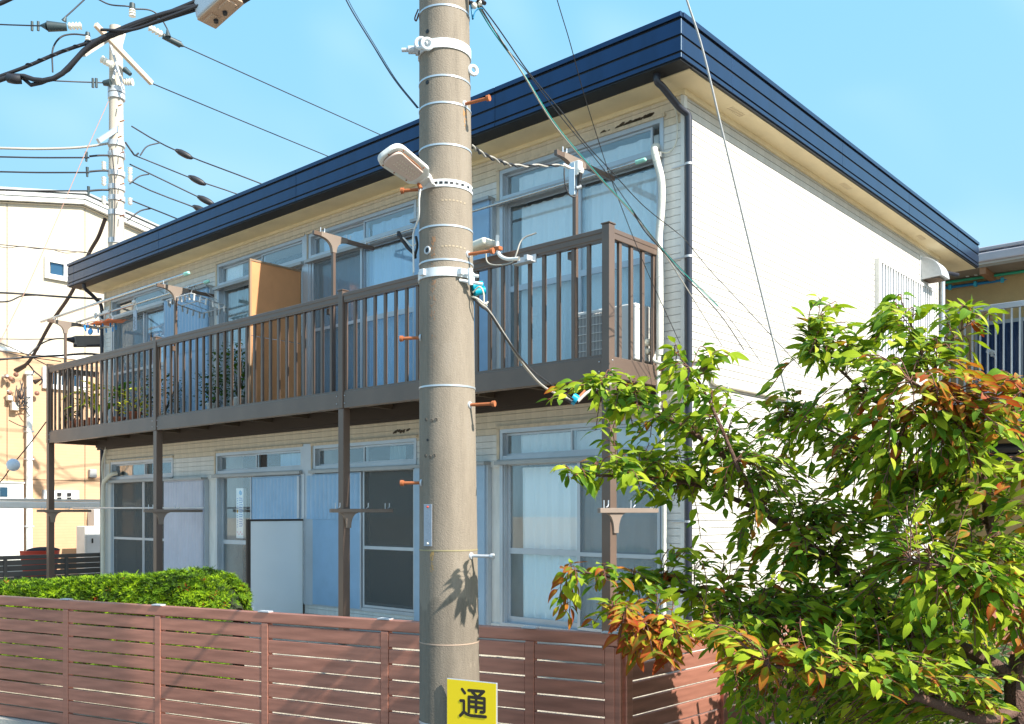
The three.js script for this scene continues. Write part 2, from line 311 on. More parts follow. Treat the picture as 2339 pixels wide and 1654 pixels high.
    for (const c of o.curtains || []) part('curtain', [curtain(c[0], c[1], c[2], c[3], (c[4] ?? -0.16) + 0.035, c[5] ?? 0.016, c[6] ?? 7)], c[7] || M.curtain, w);
    for (const [a, b] of o.screens || []) { const s = part('screen_frame', [...ring(a, b, yb + 0.05, tb - 0.002, 0.032, -0.012, 0.004), B(a + 0.032, b - 0.032, mid - 0.03, mid + 0.012, -0.012, 0.004)], M.alu, w); part('screen_mesh', [B(a + 0.032, b - 0.032, yb + 0.08, mid - 0.03, -0.005, -0.003), B(a + 0.032, b - 0.032, mid + 0.012, tb - 0.034, -0.005, -0.003)], yb > 2 || x1 > -1 ? M.screenPale : M.screen, w); }
    part('room_side', [B(x0 + 0.01, x1 - 0.01, yb, y1, -0.5, -0.47)], o.room || M.room, w);
    return w;
  }
  const grn = new THREE.MeshPhysicalMaterial({ color: lin(0.30, 0.42, 0.45), roughness: 0.95, transmission: 0.2, thickness: 0, side: THREE.DoubleSide });
  const net = new THREE.MeshPhysicalMaterial({ color: lin(0.42, 0.68, 0.92), roughness: 0.95, transmission: 0.12, thickness: 0, side: THREE.DoubleSide });
  makeWindow(-2.42, -0.225, 3.06, 5.212, 5.515, { mid: 4.15, split: -1.29, transomSplit: -1.42, openTransom: 0.1, curtains: [[-2.2, -1.0, 3.1, 5.08, -0.17, 0.02, 8], [-1.3, -0.3, 3.1, 5.08, -0.15, 0.016, 7], [-2.24, -1.42, 5.2, 5.43, -0.16, 0.012, 5], [-1.4, -0.36, 5.2, 5.42, -0.16, 0.02, 4]] });
  makeWindow(-6.055, -3.83, 3.06, 5.20, 5.51, { mid: 4.15, split: -4.90, transomSplit: -4.87, screens: [[-5.99, -4.9]], curtains: [[-5.9, -4.85, 3.1, 5.07, -0.16, 0.014, 5, net], [-4.9, -3.9, 3.1, 5.07, -0.16, 0.018, 6, net], [-4.85, -3.9, 5.2, 5.42, -0.16, 0.02, 5, net], [-5.9, -4.9, 5.2, 5.40, -0.16, 0.02, 5, net]] });
  makeWindow(-8.46, -6.165, 3.06, 5.20, 5.505, { mid: 4.15, split: -7.25, curtains: [[-8.4, -7.8, 3.9, 5.07, -0.2, 0.02, 3, grn], [-8.38, -7.9, 5.2, 5.45, -0.14, 0.01, 4]] });
  makeWindow(-12.1, -10.08, 3.06, 5.20, 5.49, { mid: 4.13, split: -10.84, transomSplit: -11.27, screens: [[-12.03, -10.86]], curtains: [[-12.0, -11.0, 3.1, 5.05, -0.17, 0.012, 5, net], [-10.85, -10.15, 3.1, 5.06, -0.17, 0.012, 4, net]] });
  makeWindow(-2.42, -0.205, 0.28, 2.235, 2.54, { mid: 1.15, split: -1.30, transomSplit: -1.39, screens: [[-1.30, -0.27]], curtains: [[-2.2, -1.25, 0.3, 2.1, -0.16, 0.022, 6], [-1.28, -0.25, 0.3, 2.1, -0.15, 0.016, 6], [-2.22, -1.42, 2.22, 2.47, -0.16, 0.014, 7], [-1.4, -0.28, 2.22, 2.47, -0.16, 0.014, 8]] });
  makeWindow(-5.955, -3.83, 0.28, 2.235, 2.52, { mid: 1.13, split: -4.87, screens: [[-4.88, -3.86]], curtains: [[-4.5, -4.2, 2.2, 2.45, -0.2, 0.02, 2, grn]] });
  makeWindow(-8.5, -6.205, 0.28, 2.235, 2.52, { mid: 1.12, split: -7.4, curtains: [[-7.0, -6.5, 2.2, 2.45, -0.2, 0.01, 3, net]] });
  makeWindow(-12.12, -9.85, 0.28, 2.225, 2.505, { mid: 1.12, split: -10.87, screens: [[-12.04, -10.89], [-10.88, -9.93]], curtains: [[-11.9, -10.9, 2.2, 2.45, -0.2, 0.02, 4, grn]] });
  // posts between the paired windows
  part('window_post', [B(-6.165, -6.055, 3.05, 5.52, -0.11, 0.02)], M.alu, house);
  part('window_post', [B(-6.205, -5.955, 0.28, 2.55, -0.11, 0.02)], M.alu, house);
  // shutters: ribbed metal leaves and their boxes
  function ribbed(x0, x1, y0, y1, z, amp0, n) {
    const amp = amp0 * 1.6, w = x1 - x0, seg = n * 6, g = new THREE.PlaneGeometry(w, y1 - y0, seg, 1), p = g.attributes.position;
    for (let i = 0; i < p.count; i++) { const u = (p.getX(i) + w / 2) / w * n; p.setZ(i, amp * Math.pow(Math.abs(Math.sin(u * Math.PI)), 0.6)); }
    g.computeVertexNormals(); return g.translate((x0 + x1) / 2, (y0 + y1) / 2, z);
  }
  function shutterBox(x0, x1, y0, y1, m, half) {
    const s = sub('shutter_box', house);
    part('box', [B(x0, x1, y0, y1, -0.02, 0.075)], m, s);
    if (half) part('ribs', [ribbed(x0 + 0.02, x1 - 0.02, half, y1 - 0.03, 0.076, 0.008, 14)], m, s);
    part('cap', [B(x0 - 0.03, x1 + 0.03, y1, y1 + 0.035, -0.02, 0.12)], M.aluDull, s);
    part('edge', [B(x1, x1 + 0.03, y0, y1, -0.02, 0.05)], M.alu, s);
  }
  shutterBox(-3.80, -2.53, 3.06, 5.19, M.shutterBlue);
  shutterBox(-10.03, -8.64, 3.06, 5.17, M.shutterBlue, 4.2);
  shutterBox(-3.80, -2.60, 0.2, 2.14, M.shutter);
  shutterBox(-10.03, -8.79, 0.2, 2.11, M.shutterLilac, 0.3);
  const s2 = sub('shutter', house);
  part('leaf', [B(-7.47, -6.25, 0.3, 2.115, 0.0, 0.018)], M.shutterBlue, s2);
  part('ribs', [ribbed(-7.44, -6.30, 1.3, 2.09, 0.019, 0.008, 13)], M.shutterBlue, s2);
  part('edge', [B(-7.50, -7.475, 0.3, 2.12, -0.01, 0.03)], M.alu, s2); part('edge', [B(-6.30, -6.25, 1.5, 2.1, 0.019, 0.04)], M.alu, s2);
  const s3 = sub('shutter', house);
  part('leaf', [B(-6.13, -4.92, 0.3, 2.12, 0.0, 0.018)], M.shutterBlue, s3);
  part('ribs', [ribbed(-6.10, -4.95, 1.49, 2.10, 0.019, 0.008, 12)], M.shutterBlue, s3);
  part('edge', [B(-6.16, -6.135, 0.3, 2.13, -0.01, 0.03)], M.alu, s3); part('edge', [B(-4.915, -4.895, 0.3, 2.12, -0.01, 0.025)], M.alu, s3);
  // side wall openings
  function grille(z0, z1, y0, y1, n) {
    const w = sub('grille_window', house);
    part('frame', [B(0.001, 0.06, y1 - 0.04, y1, z0, z1), B(0.001, 0.06, y0, y0 + 0.04, z0, z1), B(0.001, 0.06, y0 + 0.04, y1 - 0.04, z0, z0 + 0.05), B(0.001, 0.06, y0 + 0.04, y1 - 0.04, z1 - 0.05, z1)], M.white, w);
    part('pane', [B(0.004, 0.010, y0 + 0.04, y1 - 0.04, z0 + 0.05, z1 - 0.05)], mat([0.30, 0.33, 0.42], 0.25), w);
    for (let i = 0; i < n; i++) { const z = z0 + 0.05 + (z1 - z0 - 0.1) * (i + 0.5) / n; part('bar', [RB(0.034, 0.054, y0 + 0.035, y1 - 0.035, z - 0.024, z + 0.024, 0.004)], M.white, w); }
  }
  grille(-7.58, -5.1, 3.75, 5.12, 22);
  grille(-7.2, -5.05, 0.7, 1.72, 20);
  // ---------------- privacy partitions, one per floor, standing across the balcony line
  const p1 = sub('privacy_partition', house);
  part('panel', [B(-6.239, -6.221, 3.027, 3.98, 0.03, 0.83)], M.tan, p1); part('panel', [B(-6.239, -6.221, 3.99, 5.0, 0.03, 0.83)], M.tan, p1);
  part('frame', [B(-6.248, -6.212, 5.0, 5.025, 0.021, 0.86), B(-6.245, -6.215, 3.027, 5.0, 0.832, 0.86), B(-6.245, -6.215, 3.027, 5.0, 0.021, 0.028)], mat([0.30, 0.2, 0.12], 0.5), p1);
  const p2 = sub('privacy_partition', house);
  part('panel', [B(-6.185, -6.17, 0.1, 1.465, 0.03, 0.88)], M.board, p2);
  part('frame', [B(-6.195, -6.16, 1.466, 1.492, 0.0, 0.935), B(-6.195, -6.16, 0.05, 1.466, 0.882, 0.935), B(-6.19, -6.165, 0.05, 1.466, 0.0, 0.028)], M.brownDark, p2);
  // ---------------- balcony
  const bal = sub('balcony', house), X0 = -12.62, X1 = -0.21, ZF = 0.95, RT = 4.21;
  const posts = [-0.2525, -4.14, -8.655, -12.5775];
  for (const x of posts) {
    part('post', [RB(x - 0.0425, x + 0.0425, 2.83, RT + 0.03, ZF - 0.085, ZF + 0.006, 0.006)], M.brown, bal);
    part('post_cap', [RB(x - 0.05, x + 0.05, RT + 0.031, RT + 0.045, ZF - 0.092, ZF + 0.013, 0.004)], M.brown, bal);
    part('column', [RB(x - 0.05, x + 0.05, 0, 2.829, ZF - 0.105, ZF - 0.002, 0.006)], M.brown, bal);
    part('bolt', [2.89, 2.98].flatMap(y => [-0.075, 0.075].map(o => new THREE.SphereGeometry(0.007, 6, 5).translate(x + o, y, ZF))), M.steel, bal);
  }
  for (let i = 0; i < 3; i++) {
    const a = posts[i + 1] + 0.043, b = posts[i] - 0.043;
    part('top_rail', [RB(a, b, RT - 0.10, RT, ZF - 0.075, ZF - 0.006, 0.01), B(a, b, RT - 0.115, RT - 0.098, ZF - 0.07, ZF - 0.012), RB(a, b, RT - 0.045, RT, ZF - 0.08, ZF + 0.001, 0.008)], M.brown, bal);
    part('beam', [RB(a, b, 2.83, 3.03, ZF - 0.08, ZF - 0.008, 0.008), B(a, b, 3.03, 3.05, ZF - 0.07, ZF - 0.02)], M.brown, bal);
    const n = Math.round((b - a) / 0.184), s = (b - a) / n;
    for (let k = 1; k < n; k++) part('baluster', [RB(a + k * s - 0.019, a + k * s + 0.019, 3.045, RT - 0.11, ZF - 0.06, ZF - 0.028, 0.004)], M.brown, bal);
    part('baluster', [RB(a + 0.0, a + 0.02, 3.045, RT - 0.11, ZF - 0.06, ZF - 0.03, 0.004)], M.brown, bal);
  }
  for (const x of [-0.2525, -12.5775]) {
    part('top_rail', [RB(x - 0.035, x + 0.035, RT - 0.10, RT, 0.03, ZF - 0.087, 0.01), RB(x - 0.04, x + 0.0405, RT - 0.045, RT + 0.001, 0.03, ZF - 0.087, 0.008)], M.brown, bal);
    part('beam', [RB(x - 0.036, x + 0.036, 2.83, 3.03, 0.031, ZF - 0.087, 0.008)], M.brown, bal);
    for (const z of [0.72, 0.53, 0.335, 0.14, -0.04].map(z => z + 0.015)) if (z > 0.02) part('baluster', [RB(x - 0.016, x + 0.016, 3.03, RT - 0.1, z - 0.022, z + 0.022, 0.004)], M.brown, bal);
    part('post', [RB(x - 0.03, x + 0.03, 2.83, RT - 0.1, 0.03, 0.075, 0.004)], M.brown, bal);
  }
  for (let i = 0; i < 8; i++) part('deck_board', [B(X0 + 0.05, X1 - 0.06, 3.0, 3.025, 0.04 + i * 0.102, 0.04 + i * 0.102 + 0.094)], M.deck, bal);
  for (let i = 0; i < 14; i++) { const x = -0.7 - i * 0.88; part('joist', [B(x - 0.03, x + 0.03, 2.9, 2.999, 0.085, ZF - 0.082)], M.deck, bal); }
  part('ledger', [B(X0 + 0.05, X1 - 0.06, 2.79, 2.995, 0.03, 0.084), B(X0 + 0.05, X1 - 0.06, 2.745, 2.79, 0.03, 0.06)], M.brownDark, bal);
}

// ------------------------------------------------------------------ things on the balcony and under it
const STAND = [[-0.731, 'T-shaped pole stand in front of the curtained window nearest the house corner', 4.955], [-4.489, 'T-shaped pole stand between orange partition and utility pole, no pole in its outer hook', 4.955], [-8.328, 'T-shaped pole stand where green-capped laundry poles end, left of orange partition', 4.94], [-12.218, 'T-shaped pole stand at far left end of the balcony', 4.945]];
for (const [x, label, y] of STAND) {
  const t = thing('laundry_stand', label, 'laundry stand', V(x, 3.05, 0.78), 'laundry stands on the upper balcony');
  part('post', [RB(x - 0.022, x + 0.022, 3.03, y - 0.02, 0.765, 0.805, 0.004)], M.brown, t);
  part('arm', [RB(x - 0.02, x + 0.02, y, y + 0.05, 0.15, 1.09, 0.004)], M.brown, t);
  const sh = new THREE.Shape(); sh.moveTo(-0.2, 0.055); sh.lineTo(0.2, 0.055); sh.lineTo(0.2, 0.0); sh.quadraticCurveTo(0.03, -0.02, 0.03, -0.16); sh.lineTo(-0.03, -0.16); sh.quadraticCurveTo(-0.03, -0.02, -0.2, 0.0);
  part('joint_plate', [new THREE.ExtrudeGeometry(sh, { depth: 0.05, bevelEnabled: false }).rotateY(Math.PI / 2).translate(x - 0.025, y, 0.785)], M.bracket, t);
  for (const z of [0.95, 0.55, 0.25]) part('hook', [tube([V(x, y + 0.05, z + 0.03), V(x, y + 0.11, z + 0.03)], 0.006, 6), tube([V(x, y + 0.11, z - 0.03), V(x, y + 0.06, z - 0.025), V(x, y + 0.05, z), V(x, y + 0.06, z + 0.02)], 0.006, 6, 12)], M.steel, t);
  part('bracket', [B(x - 0.03, x + 0.03, 4.02, 4.09, 0.80, 0.868), B(x - 0.03, x + 0.03, 3.0, 3.06, 0.77, 0.87)], M.brown, t);
}
const ARMS = [[-12.5775, 'folding laundry arm on the leftmost balcony column'], [-8.655, 'folding laundry arm on the column behind the hedge'], [-4.14, 'folding laundry arm on the column left of the utility pole'], [-0.2525, 'folding laundry arm on the corner column behind the leaves']];
for (const [x0, label] of ARMS) {
  const x = x0 + 0.075, t = thing('pole_holder', label, 'pole holder', V(x, 1.45, 0.86), 'pole holders on the balcony columns');
  part('arm', [RB(x - 0.018, x + 0.018, 1.585, 1.63, 0.2, 1.16, 0.004)], M.bracket, t);
  const sh = new THREE.Shape(); sh.moveTo(-0.14, 0.03); sh.lineTo(0.14, 0.03); sh.lineTo(0.14, -0.02); sh.quadraticCurveTo(0.04, -0.04, 0.035, -0.2); sh.lineTo(-0.035, -0.2); sh.quadraticCurveTo(-0.04, -0.04, -0.14, -0.02);
  part('bracket', [new THREE.ExtrudeGeometry(sh, { depth: 0.02, bevelEnabled: false }).rotateY(Math.PI / 2).translate(x - 0.024, 1.6, 0.88)], M.bracket, t);
  for (const z of [1.05, 0.62, 0.28]) part('hook', [tube([V(x, 1.63, z + 0.035), V(x, 1.70, z + 0.035)], 0.006, 6), tube([V(x, 1.70, z - 0.035), V(x, 1.65, z - 0.03), V(x, 1.635, z)], 0.006, 6, 10)], M.steel, t);
}
function pole2(name, label, a, b, r, m, caps) {
  const t = thing(name, label, 'laundry pole', a, 'laundry poles');
  part('pole', [rod(a, b, r, r, 12)], m, t);
  for (const e of caps) part('end_cap', [rod(e.clone().add(a.clone().sub(b).normalize().multiplyScalar(0.05)), e.clone().add(b.clone().sub(a).normalize().multiplyScalar(0.05)), r * 1.3, r * 1.3, 12), new THREE.SphereGeometry(r * 1.3, 10, 8).translate(...e.clone().add((e === b ? b.clone().sub(a) : a.clone().sub(b)).normalize().multiplyScalar(0.05)).toArray())], M.mint, t);
  return t;
}
const polish = mat([0.55, 0.56, 0.56], 0.25, { metal: 0.75, map: null });
const lpe = [V(-7.75, 5.065, 0.93), V(-7.85, 5.035, 0.55), V(-0.36, 5.05, 0.22), V(-3.6, 5.06, 0.22), V(-8.14, 1.655, 0.42)];
pole2('laundry_pole', 'outer long steel laundry pole over the left half of the balcony, mint green cap', V(-12.9, 5.065, 0.93), lpe[0], 0.021, polish, [lpe[0]]);
pole2('laundry_pole', 'inner steel laundry pole carrying the peg hangers, mint green cap', V(-12.3, 5.035, 0.55), lpe[1], 0.019, polish, [lpe[1]]);
pole2('laundry_pole', 'steel laundry pole across the upper right window, mint green cap', V(-3.0, 5.05, 0.22), lpe[2], 0.016, polish, [lpe[2]]);
pole2('laundry_pole', 'short steel laundry pole across the window left of the utility pole', V(-4.56, 5.05, 0.22), lpe[3], 0.014, polish, []);
pole2('laundry_pole', 'low grey laundry pole on the ground floor arms behind the hedge', V(-12.75, 1.655, 0.42), lpe[4], 0.015, M.steel, []);

// ring hanger with blue pegs and a folded orange net
{
  const c = V(-11.35, 4.865, 0.55), t = thing('peg_hanger', 'oval peg hanger with blue pegs and an orange cloth on it', 'peg hanger', c, 'peg hangers on the laundry poles');
  const oval = []; for (let i = 0; i <= 28; i++) { const a = i / 28 * Math.PI * 2; oval.push(V(c.x + 0.38 * Math.cos(a), c.y, c.z + 0.22 * Math.sin(a))); }
  part('frame', [tube(oval, 0.009, 6, 56), ...[-0.15, 0, 0.15].map(o => rod(V(c.x - 0.4, c.y, c.z + o), V(c.x + 0.4, c.y, c.z + o), 0.006, 0.006, 6))], mat([0.62, 0.45, 0.3], 0.6), t);
  part('hook', [tube([V(c.x, c.y + 0.09, c.z), V(c.x - 0.04, c.y + 0.15, c.z), V(c.x, c.y + 0.20, c.z), V(c.x + 0.04, c.y + 0.16, c.z)], 0.014, 8, 16), new THREE.TorusGeometry(0.04, 0.014, 8, 16).translate(c.x - 0.14, c.y + 0.17, c.z + 0.02), ...[[-0.3, 0.1], [0.3, 0.1], [0.3, -0.1], [-0.3, -0.1]].map(([x, z]) => rod(V(c.x, c.y + 0.10, c.z), V(c.x + x, c.y, c.z + z), 0.006, 0.006, 5))], M.white, t);
  const bl = mat([0.05, 0.33, 0.75], 0.45, { map: null });
  for (let i = 0; i < 12; i++) { const a = i / 12 * Math.PI * 2, p = V(c.x + 0.38 * Math.cos(a), c.y - 0.04, c.z + 0.22 * Math.sin(a)); part('peg', [place(B(-0.009, 0.009, -0.05, 0.03, -0.012, 0.012), p, 0, a, 0.1 * Math.sin(i * 7))], bl, t); }
  part('peg', [place(new THREE.SphereGeometry(0.07, 12, 8).scale(1.2, 0.8, 0.4), V(c.x + 0.1, c.y - 0.17, c.z + 0.22))], bl, t);
  const g = new THREE.PlaneGeometry(0.78, 0.36, 24, 8), p = g.attributes.position, r = rng(3);
  for (let i = 0; i < p.count; i++) p.setZ(i, 0.018 * Math.sin(p.getX(i) * 17) * Math.cos(p.getY(i) * 15) + 0.008 * r());
  g.computeVertexNormals();
  part('orange_cloth', [place(g, V(c.x + 0.42, c.y - 0.03, c.z + 0.05), -Math.PI / 2 + 0.1, 0.1, 0)], new THREE.MeshPhysicalMaterial({ color: lin(0.75, 0.16, 0.03), roughness: 0.9, transmission: 0.35, thickness: 0, side: THREE.DoubleSide }), t);
}
{
  const x = -11.05, y = 5.0, z = 0.55, t = thing('clothes_hanger', 'small white folding hanger on the inner laundry pole', 'hanger', V(x, y - 0.2, z));
  part('body', [RB(x - 0.11, x + 0.11, y + 0.0, y + 0.06, z + 0.02, z + 0.06, 0.01), tube([V(x - 0.15, y - 0.06, z), V(x, y + 0.02, z + 0.03), V(x + 0.12, y - 0.03, z), V(x + 0.2, y - 0.13, z)], 0.014, 6, 16)], M.white, t);
  part('peg', [rod(V(x + 0.03, y, z), V(x + 0.07, y - 0.24, z), 0.008, 0.012, 6)], M.white, t);
}
{
  const x = -10.08, y = 5.05, z = 0.55, t = thing('hanging_tag', 'grey slotted tag hung by a white clip on the inner laundry pole', 'insect strip', V(x, y - 0.5, z));
  part('clip', [new THREE.SphereGeometry(0.038, 10, 8).translate(x, y + 0.01, z + 0.02), tube([V(x, y, z), V(x - 0.04, y - 0.11, z), V(x - 0.05, y - 0.15, z)], 0.012, 6, 8), tube([V(x, y, z), V(x + 0.07, y - 0.1, z), V(x + 0.1, y - 0.14, z)], 0.012, 6, 8)], M.white, t);
  part('plate', [RB(x - 0.06, x + 0.055, y - 0.46, y - 0.12, z - 0.01, z + 0.01, 0.01)], mat([0.42, 0.5, 0.6], 0.5), t);
  part('slot', [0, 1, 2, 3, 4, 5, 6].map(i => place(B(-0.03, 0.03, -0.004, 0.004, -0.002, 0.002), V(x, y - 0.42 + i * 0.03, z + 0.011), 0, 0, i % 2 ? 0.5 : -0.5)), M.cable, t);
}
// square pinch hanger
{
  const c = V(-8.25, 4.78, 0.48), t = thing('peg_hanger', 'square silver drying frame with grey and white pegs', 'peg hanger', c, 'peg hangers on the laundry poles');
  const a = 0.36, b = 0.30, q = [V(c.x - a, c.y + 0.05, c.z + b), V(c.x + a, c.y + 0.05, c.z + b), V(c.x + a, c.y - 0.05, c.z - b), V(c.x - a, c.y - 0.05, c.z - b)];
  part('frame', [0, 1, 2, 3].map(i => rod(q[i], q[(i + 1) % 4], 0.011, 0.011, 6)).concat([0.33, 0.66].map(k => rod(q[0].clone().lerp(q[1], k), q[3].clone().lerp(q[2], k), 0.006, 0.006, 5)), [0.4].map(k => rod(q[0].clone().lerp(q[3], k), q[1].clone().lerp(q[2], k), 0.009, 0.009, 5))), M.steel, t);
  part('chain', q.map(p => rod(p, V(c.x, c.y + 0.28, c.z + 0.05), 0.004, 0.004, 5)), M.aluDull, t);
  const pm = [M.aluDull, M.white];
  for (let s = 0; s < 4; s++) for (let i = 0; i < 6; i++) { const p = q[s].clone().lerp(q[(s + 1) % 4], (i + 0.5) / 6); part('peg', [place(B(-0.009, 0.009, -0.09, 0.01, -0.012, 0.012), p, 0.15 * Math.sin(i * 3 + s), s % 2 * 1.57, 0.2 * Math.sin(i * 5))], pm[s === 3 ? 0 : s % 2], t); }
}
// air conditioner at the corner end of the balcony
{
  const t = thing('air_conditioner', 'white outdoor air conditioner unit on the balcony by the house corner', 'air conditioner', V(-0.72, 3.03, 0.19));
  part('casing', [new RoundedBoxGeometry(0.76, 0.56, 0.28, 2, 0.02).translate(-0.72, 3.36, 0.19)], M.white, t);
  part('fan_guard', Array.from({ length: 26 }, (_, i) => B(-1.06 + i * 0.018, -1.056 + i * 0.018, 3.13, 3.6, 0.331, 0.340)).concat(Array.from({ length: 6 }, (_, i) => B(-1.065, -0.6, 3.14 + i * 0.085, 3.146 + i * 0.085, 0.3405, 0.345))), M.white, t);
  part('recess', [B(-1.065, -0.6, 3.125, 3.605, 0.3305, 0.3325)], mat([0.12, 0.13, 0.15], 0.7), t);
  part('handle', [RB(-0.339, -0.334, 3.53, 3.56, 0.17, 0.24, 0.002)], M.cream, t);
  part('foot', [B(-1.0, -0.95, 3.03, 3.08, 0.05, 0.35), B(-0.5, -0.45, 3.03, 3.08, 0.05, 0.35)], M.aluDull, t);
  part('valve_cover', [new THREE.SphereGeometry(0.04, 10, 8).translate(-0.33, 3.27, 0.14), new THREE.SphereGeometry(0.035, 10, 8).translate(-0.33, 3.18, 0.13)], M.cream, t);
}
{
  const t = thing('pipe_duct', 'white wrapped pipe duct running down beside the corner window', 'pipe duct', V(-0.2, 0.3, 0.09));
  part('duct', [tube([V(-0.30, 5.23, -0.08), V(-0.30, 5.235, 0.03), V(-0.285, 5.19, 0.085), V(-0.25, 5.06, 0.095), V(-0.195, 4.86, 0.1), V(-0.19, 4.62, 0.1), V(-0.22, 4.3, 0.1), V(-0.21, 4.05, 0.11), V(-0.20, 3.7, 0.12), V(-0.20, 3.25, 0.12), V(-0.21, 3.14, 0.11)], 0.037, 12, 70), tube([V(-0.21, 3.18, 0.115), V(-0.22, 2.95, 0.12), V(-0.205, 2.6, 0.12), V(-0.19, 2.0, 0.06), V(-0.19, 0.3, 0.06)], 0.024, 10, 40)], mat([0.76, 0.74, 0.66], 0.7, { bump: rough, bumpSize: 0.1, bumpScale: 0.003 }), t);
  part('tape_band', [5.05, 4.68, 4.4, 3.9, 3.5].map(y => new THREE.TorusGeometry(0.038, 0.0025, 5, 14).rotateX(Math.PI / 2).translate(y > 5 ? -0.247 : y > 4.5 ? -0.19 : y > 4.2 ? -0.213 : -0.204, y, y > 4.2 ? 0.098 : 0.116)), M.white, t);
  part('drain_hose', [tube([V(-0.22, 3.22, 0.11), V(-0.24, 3.12, 0.15), V(-0.20, 3.06, 0.2), V(-0.08, 3.03, 0.16), V(-0.02, 3.06, 0.06), V(0.015, 2.9, 0.03), V(-0.06, 2.72, 0.1), V(-0.2, 2.62, 0.12)], 0.016, 8, 40), tube([V(-0.12, 5.6, 0.01), V(-0.075, 5.52, 0.02), V(-0.06, 5.38, 0.02), V(-0.085, 5.2, 0.02), V(-0.15, 5.14, 0.03), V(-0.26, 5.17, 0.04)], 0.007, 6, 30)], M.cream, t);
}
{
  const t = thing('pipe_duct', 'grey wrapped pipe duct down the left end of the front wall', 'pipe duct', V(-12.3, 0.3, 0.08));
  part('duct', [tube([V(-11.9, 2.3, -0.02), V(-11.95, 2.28, 0.06), V(-12.08, 2.2, 0.1), V(-12.2, 2.12, 0.1), V(-12.25, 1.9, 0.09), V(-12.26, 0.3, 0.09)], 0.04, 10, 40), tube([V(-12.22, 2.8, 0.04), V(-12.3, 2.5, 0.08), V(-12.24, 2.2, 0.1), V(-12.26, 1.6, 0.1)], 0.02, 8, 30)], M.cream, t);
}
// lamp-like antenna housing on a bent pipe clamped to the top rail
{
  const z = 1.05, t = thing('antenna', 'flat cream antenna housing on a bent white pipe clamped to the balcony rail', 'antenna', V(-1.2, 4.05, 0.96));
  part('housing', [new RoundedBoxGeometry(0.40, 0.085, 0.2, 2, 0.035).rotateZ(0.10).translate(-1.76, 4.275, z + 0.04)], M.cream, t);
  part('pipe', [tube([V(-1.505, 4.36, z), V(-1.508, 4.24, z), V(-1.48, 4.16, z), V(-1.38, 4.10, z), V(-1.22, 4.075, z)], 0.019, 10, 40)], M.white, t);
  part('clamp', [RB(-1.56, -1.46, 4.205, 4.245, z - 0.03, z + 0.03, 0.008)], M.rust, t);
  part('bracket', [B(-1.32, -1.08, 4.035, 4.115, 0.952, 0.962), B(-1.32, -1.08, 4.035, 4.045, 0.962, 1.04), B(-1.16, -1.12, 4.05, 4.10, 0.962, 1.05)], M.galv, t);
  part('lead', [tube([V(-1.62, 4.24, z + 0.05), V(-1.6, 4.1, z + 0.05), V(-1.5, 4.055, z + 0.03), V(-1.3, 4.06, z), V(-1.26, 4.12, z), V(-1.23, 4.28, 0.99), V(-1.1, 4.33, 0.93)], 0.008, 6, 40)], M.cableGrey, t);
}
// ------------------------------------------------------------------ leaves and plants
function leafGeo(L, W, droop, fold, color, nSeg = 5, twist = 0) {        // a bent leaf blade: base at the origin, along +x
  const pos = [], col = [], idx = [], uv = [];
  for (let i = 0; i <= nSeg; i++) {
    const t = i / nSeg, w = W / 2 * Math.pow(Math.sin(Math.PI * Math.min(1, Math.pow(t, 0.8) * 0.985 + 0.012)), 0.85), x = L * (t - 0.12 * droop * t * t), y = -L * droop * t * t;
    for (const s of [-1, 0, 1]) { const hy = Math.abs(s) * w * fold * (1 - 0.4 * t), hz = s * w, ct = Math.cos(twist * t), st = Math.sin(twist * t); pos.push(x, y + hy * ct - hz * st, hy * st + hz * ct); uv.push(t, s * 0.5 + 0.5); const c = color(t, Math.abs(s)); col.push(c[0], c[1], c[2]); }
    if (i < nSeg) for (const s of [0, 1]) { const a = i * 3 + s; idx.push(a, a + 1, a + 3, a + 1, a + 4, a + 3); }
  }
  const g = new THREE.BufferGeometry();
  g.setAttribute('position', new THREE.Float32BufferAttribute(pos, 3)); g.setAttribute('color', new THREE.Float32BufferAttribute(col, 3)); g.setAttribute('uv', new THREE.Float32BufferAttribute(uv, 2));
  g.setIndex(idx); g.computeVertexNormals(); return g.toNonIndexed();
}
function veinTex() {
  const S = 128, d = new Uint8Array(S * S * 4);
  for (let j = 0; j < S; j++) for (let i = 0; i < S; i++) {
    const u = i / S, v = Math.abs(j / S - 0.5) * 2, q = ((u - v * 0.28) * 9) % 1, e = Math.abs((q + 1) % 1 - 0.5) * 2;
    let k = 0.80 + 0.12 * Math.sin(e * 1.57); if (v < 0.07) k = 1.0; k *= 0.94 + 0.06 * v;
    const o = (j * S + i) * 4; d[o] = d[o + 1] = d[o + 2] = k * 255; d[o + 3] = 255;
  }
  const t = new THREE.DataTexture(d, S, S); t.magFilter = THREE.LinearFilter; t.needsUpdate = true; return t;
}
const veins = veinTex();
const leafMat = (trans, r = 0.5) => new THREE.MeshPhysicalMaterial({ vertexColors: true, map: veins, bumpMap: veins, bumpScale: 0.002, roughness: r, transmission: trans, thickness: 0, specularIntensity: 0.25, side: THREE.DoubleSide });
const LM = leafMat(0.48, 0.96), LP = leafMat(0.1, 0.96);
function potPlant(label, x, z, y0, pot, fn, seed) {
  const t = thing('potted_plant', label, 'potted plant', V(x, y0, z), 'potted plants on the balcony floor'), r = rng(seed);
  if (pot) part('pot', [new THREE.LatheGeometry([[0.0, 0], [0.07, 0], [0.1, 0.15], [0.112, 0.15], [0.112, 0.18], [0.095, 0.18], [0.09, 0.16], [0, 0.155]].map(p => new THREE.Vector2(...p)), 16).translate(x, y0, z)], pot, t);
  const L = [], S = []; fn(r, L, S, V(x, y0 + 0.16, z));
  part('stem', S, M.brownDark, t); part('foliage', L, LP, t, true);
}
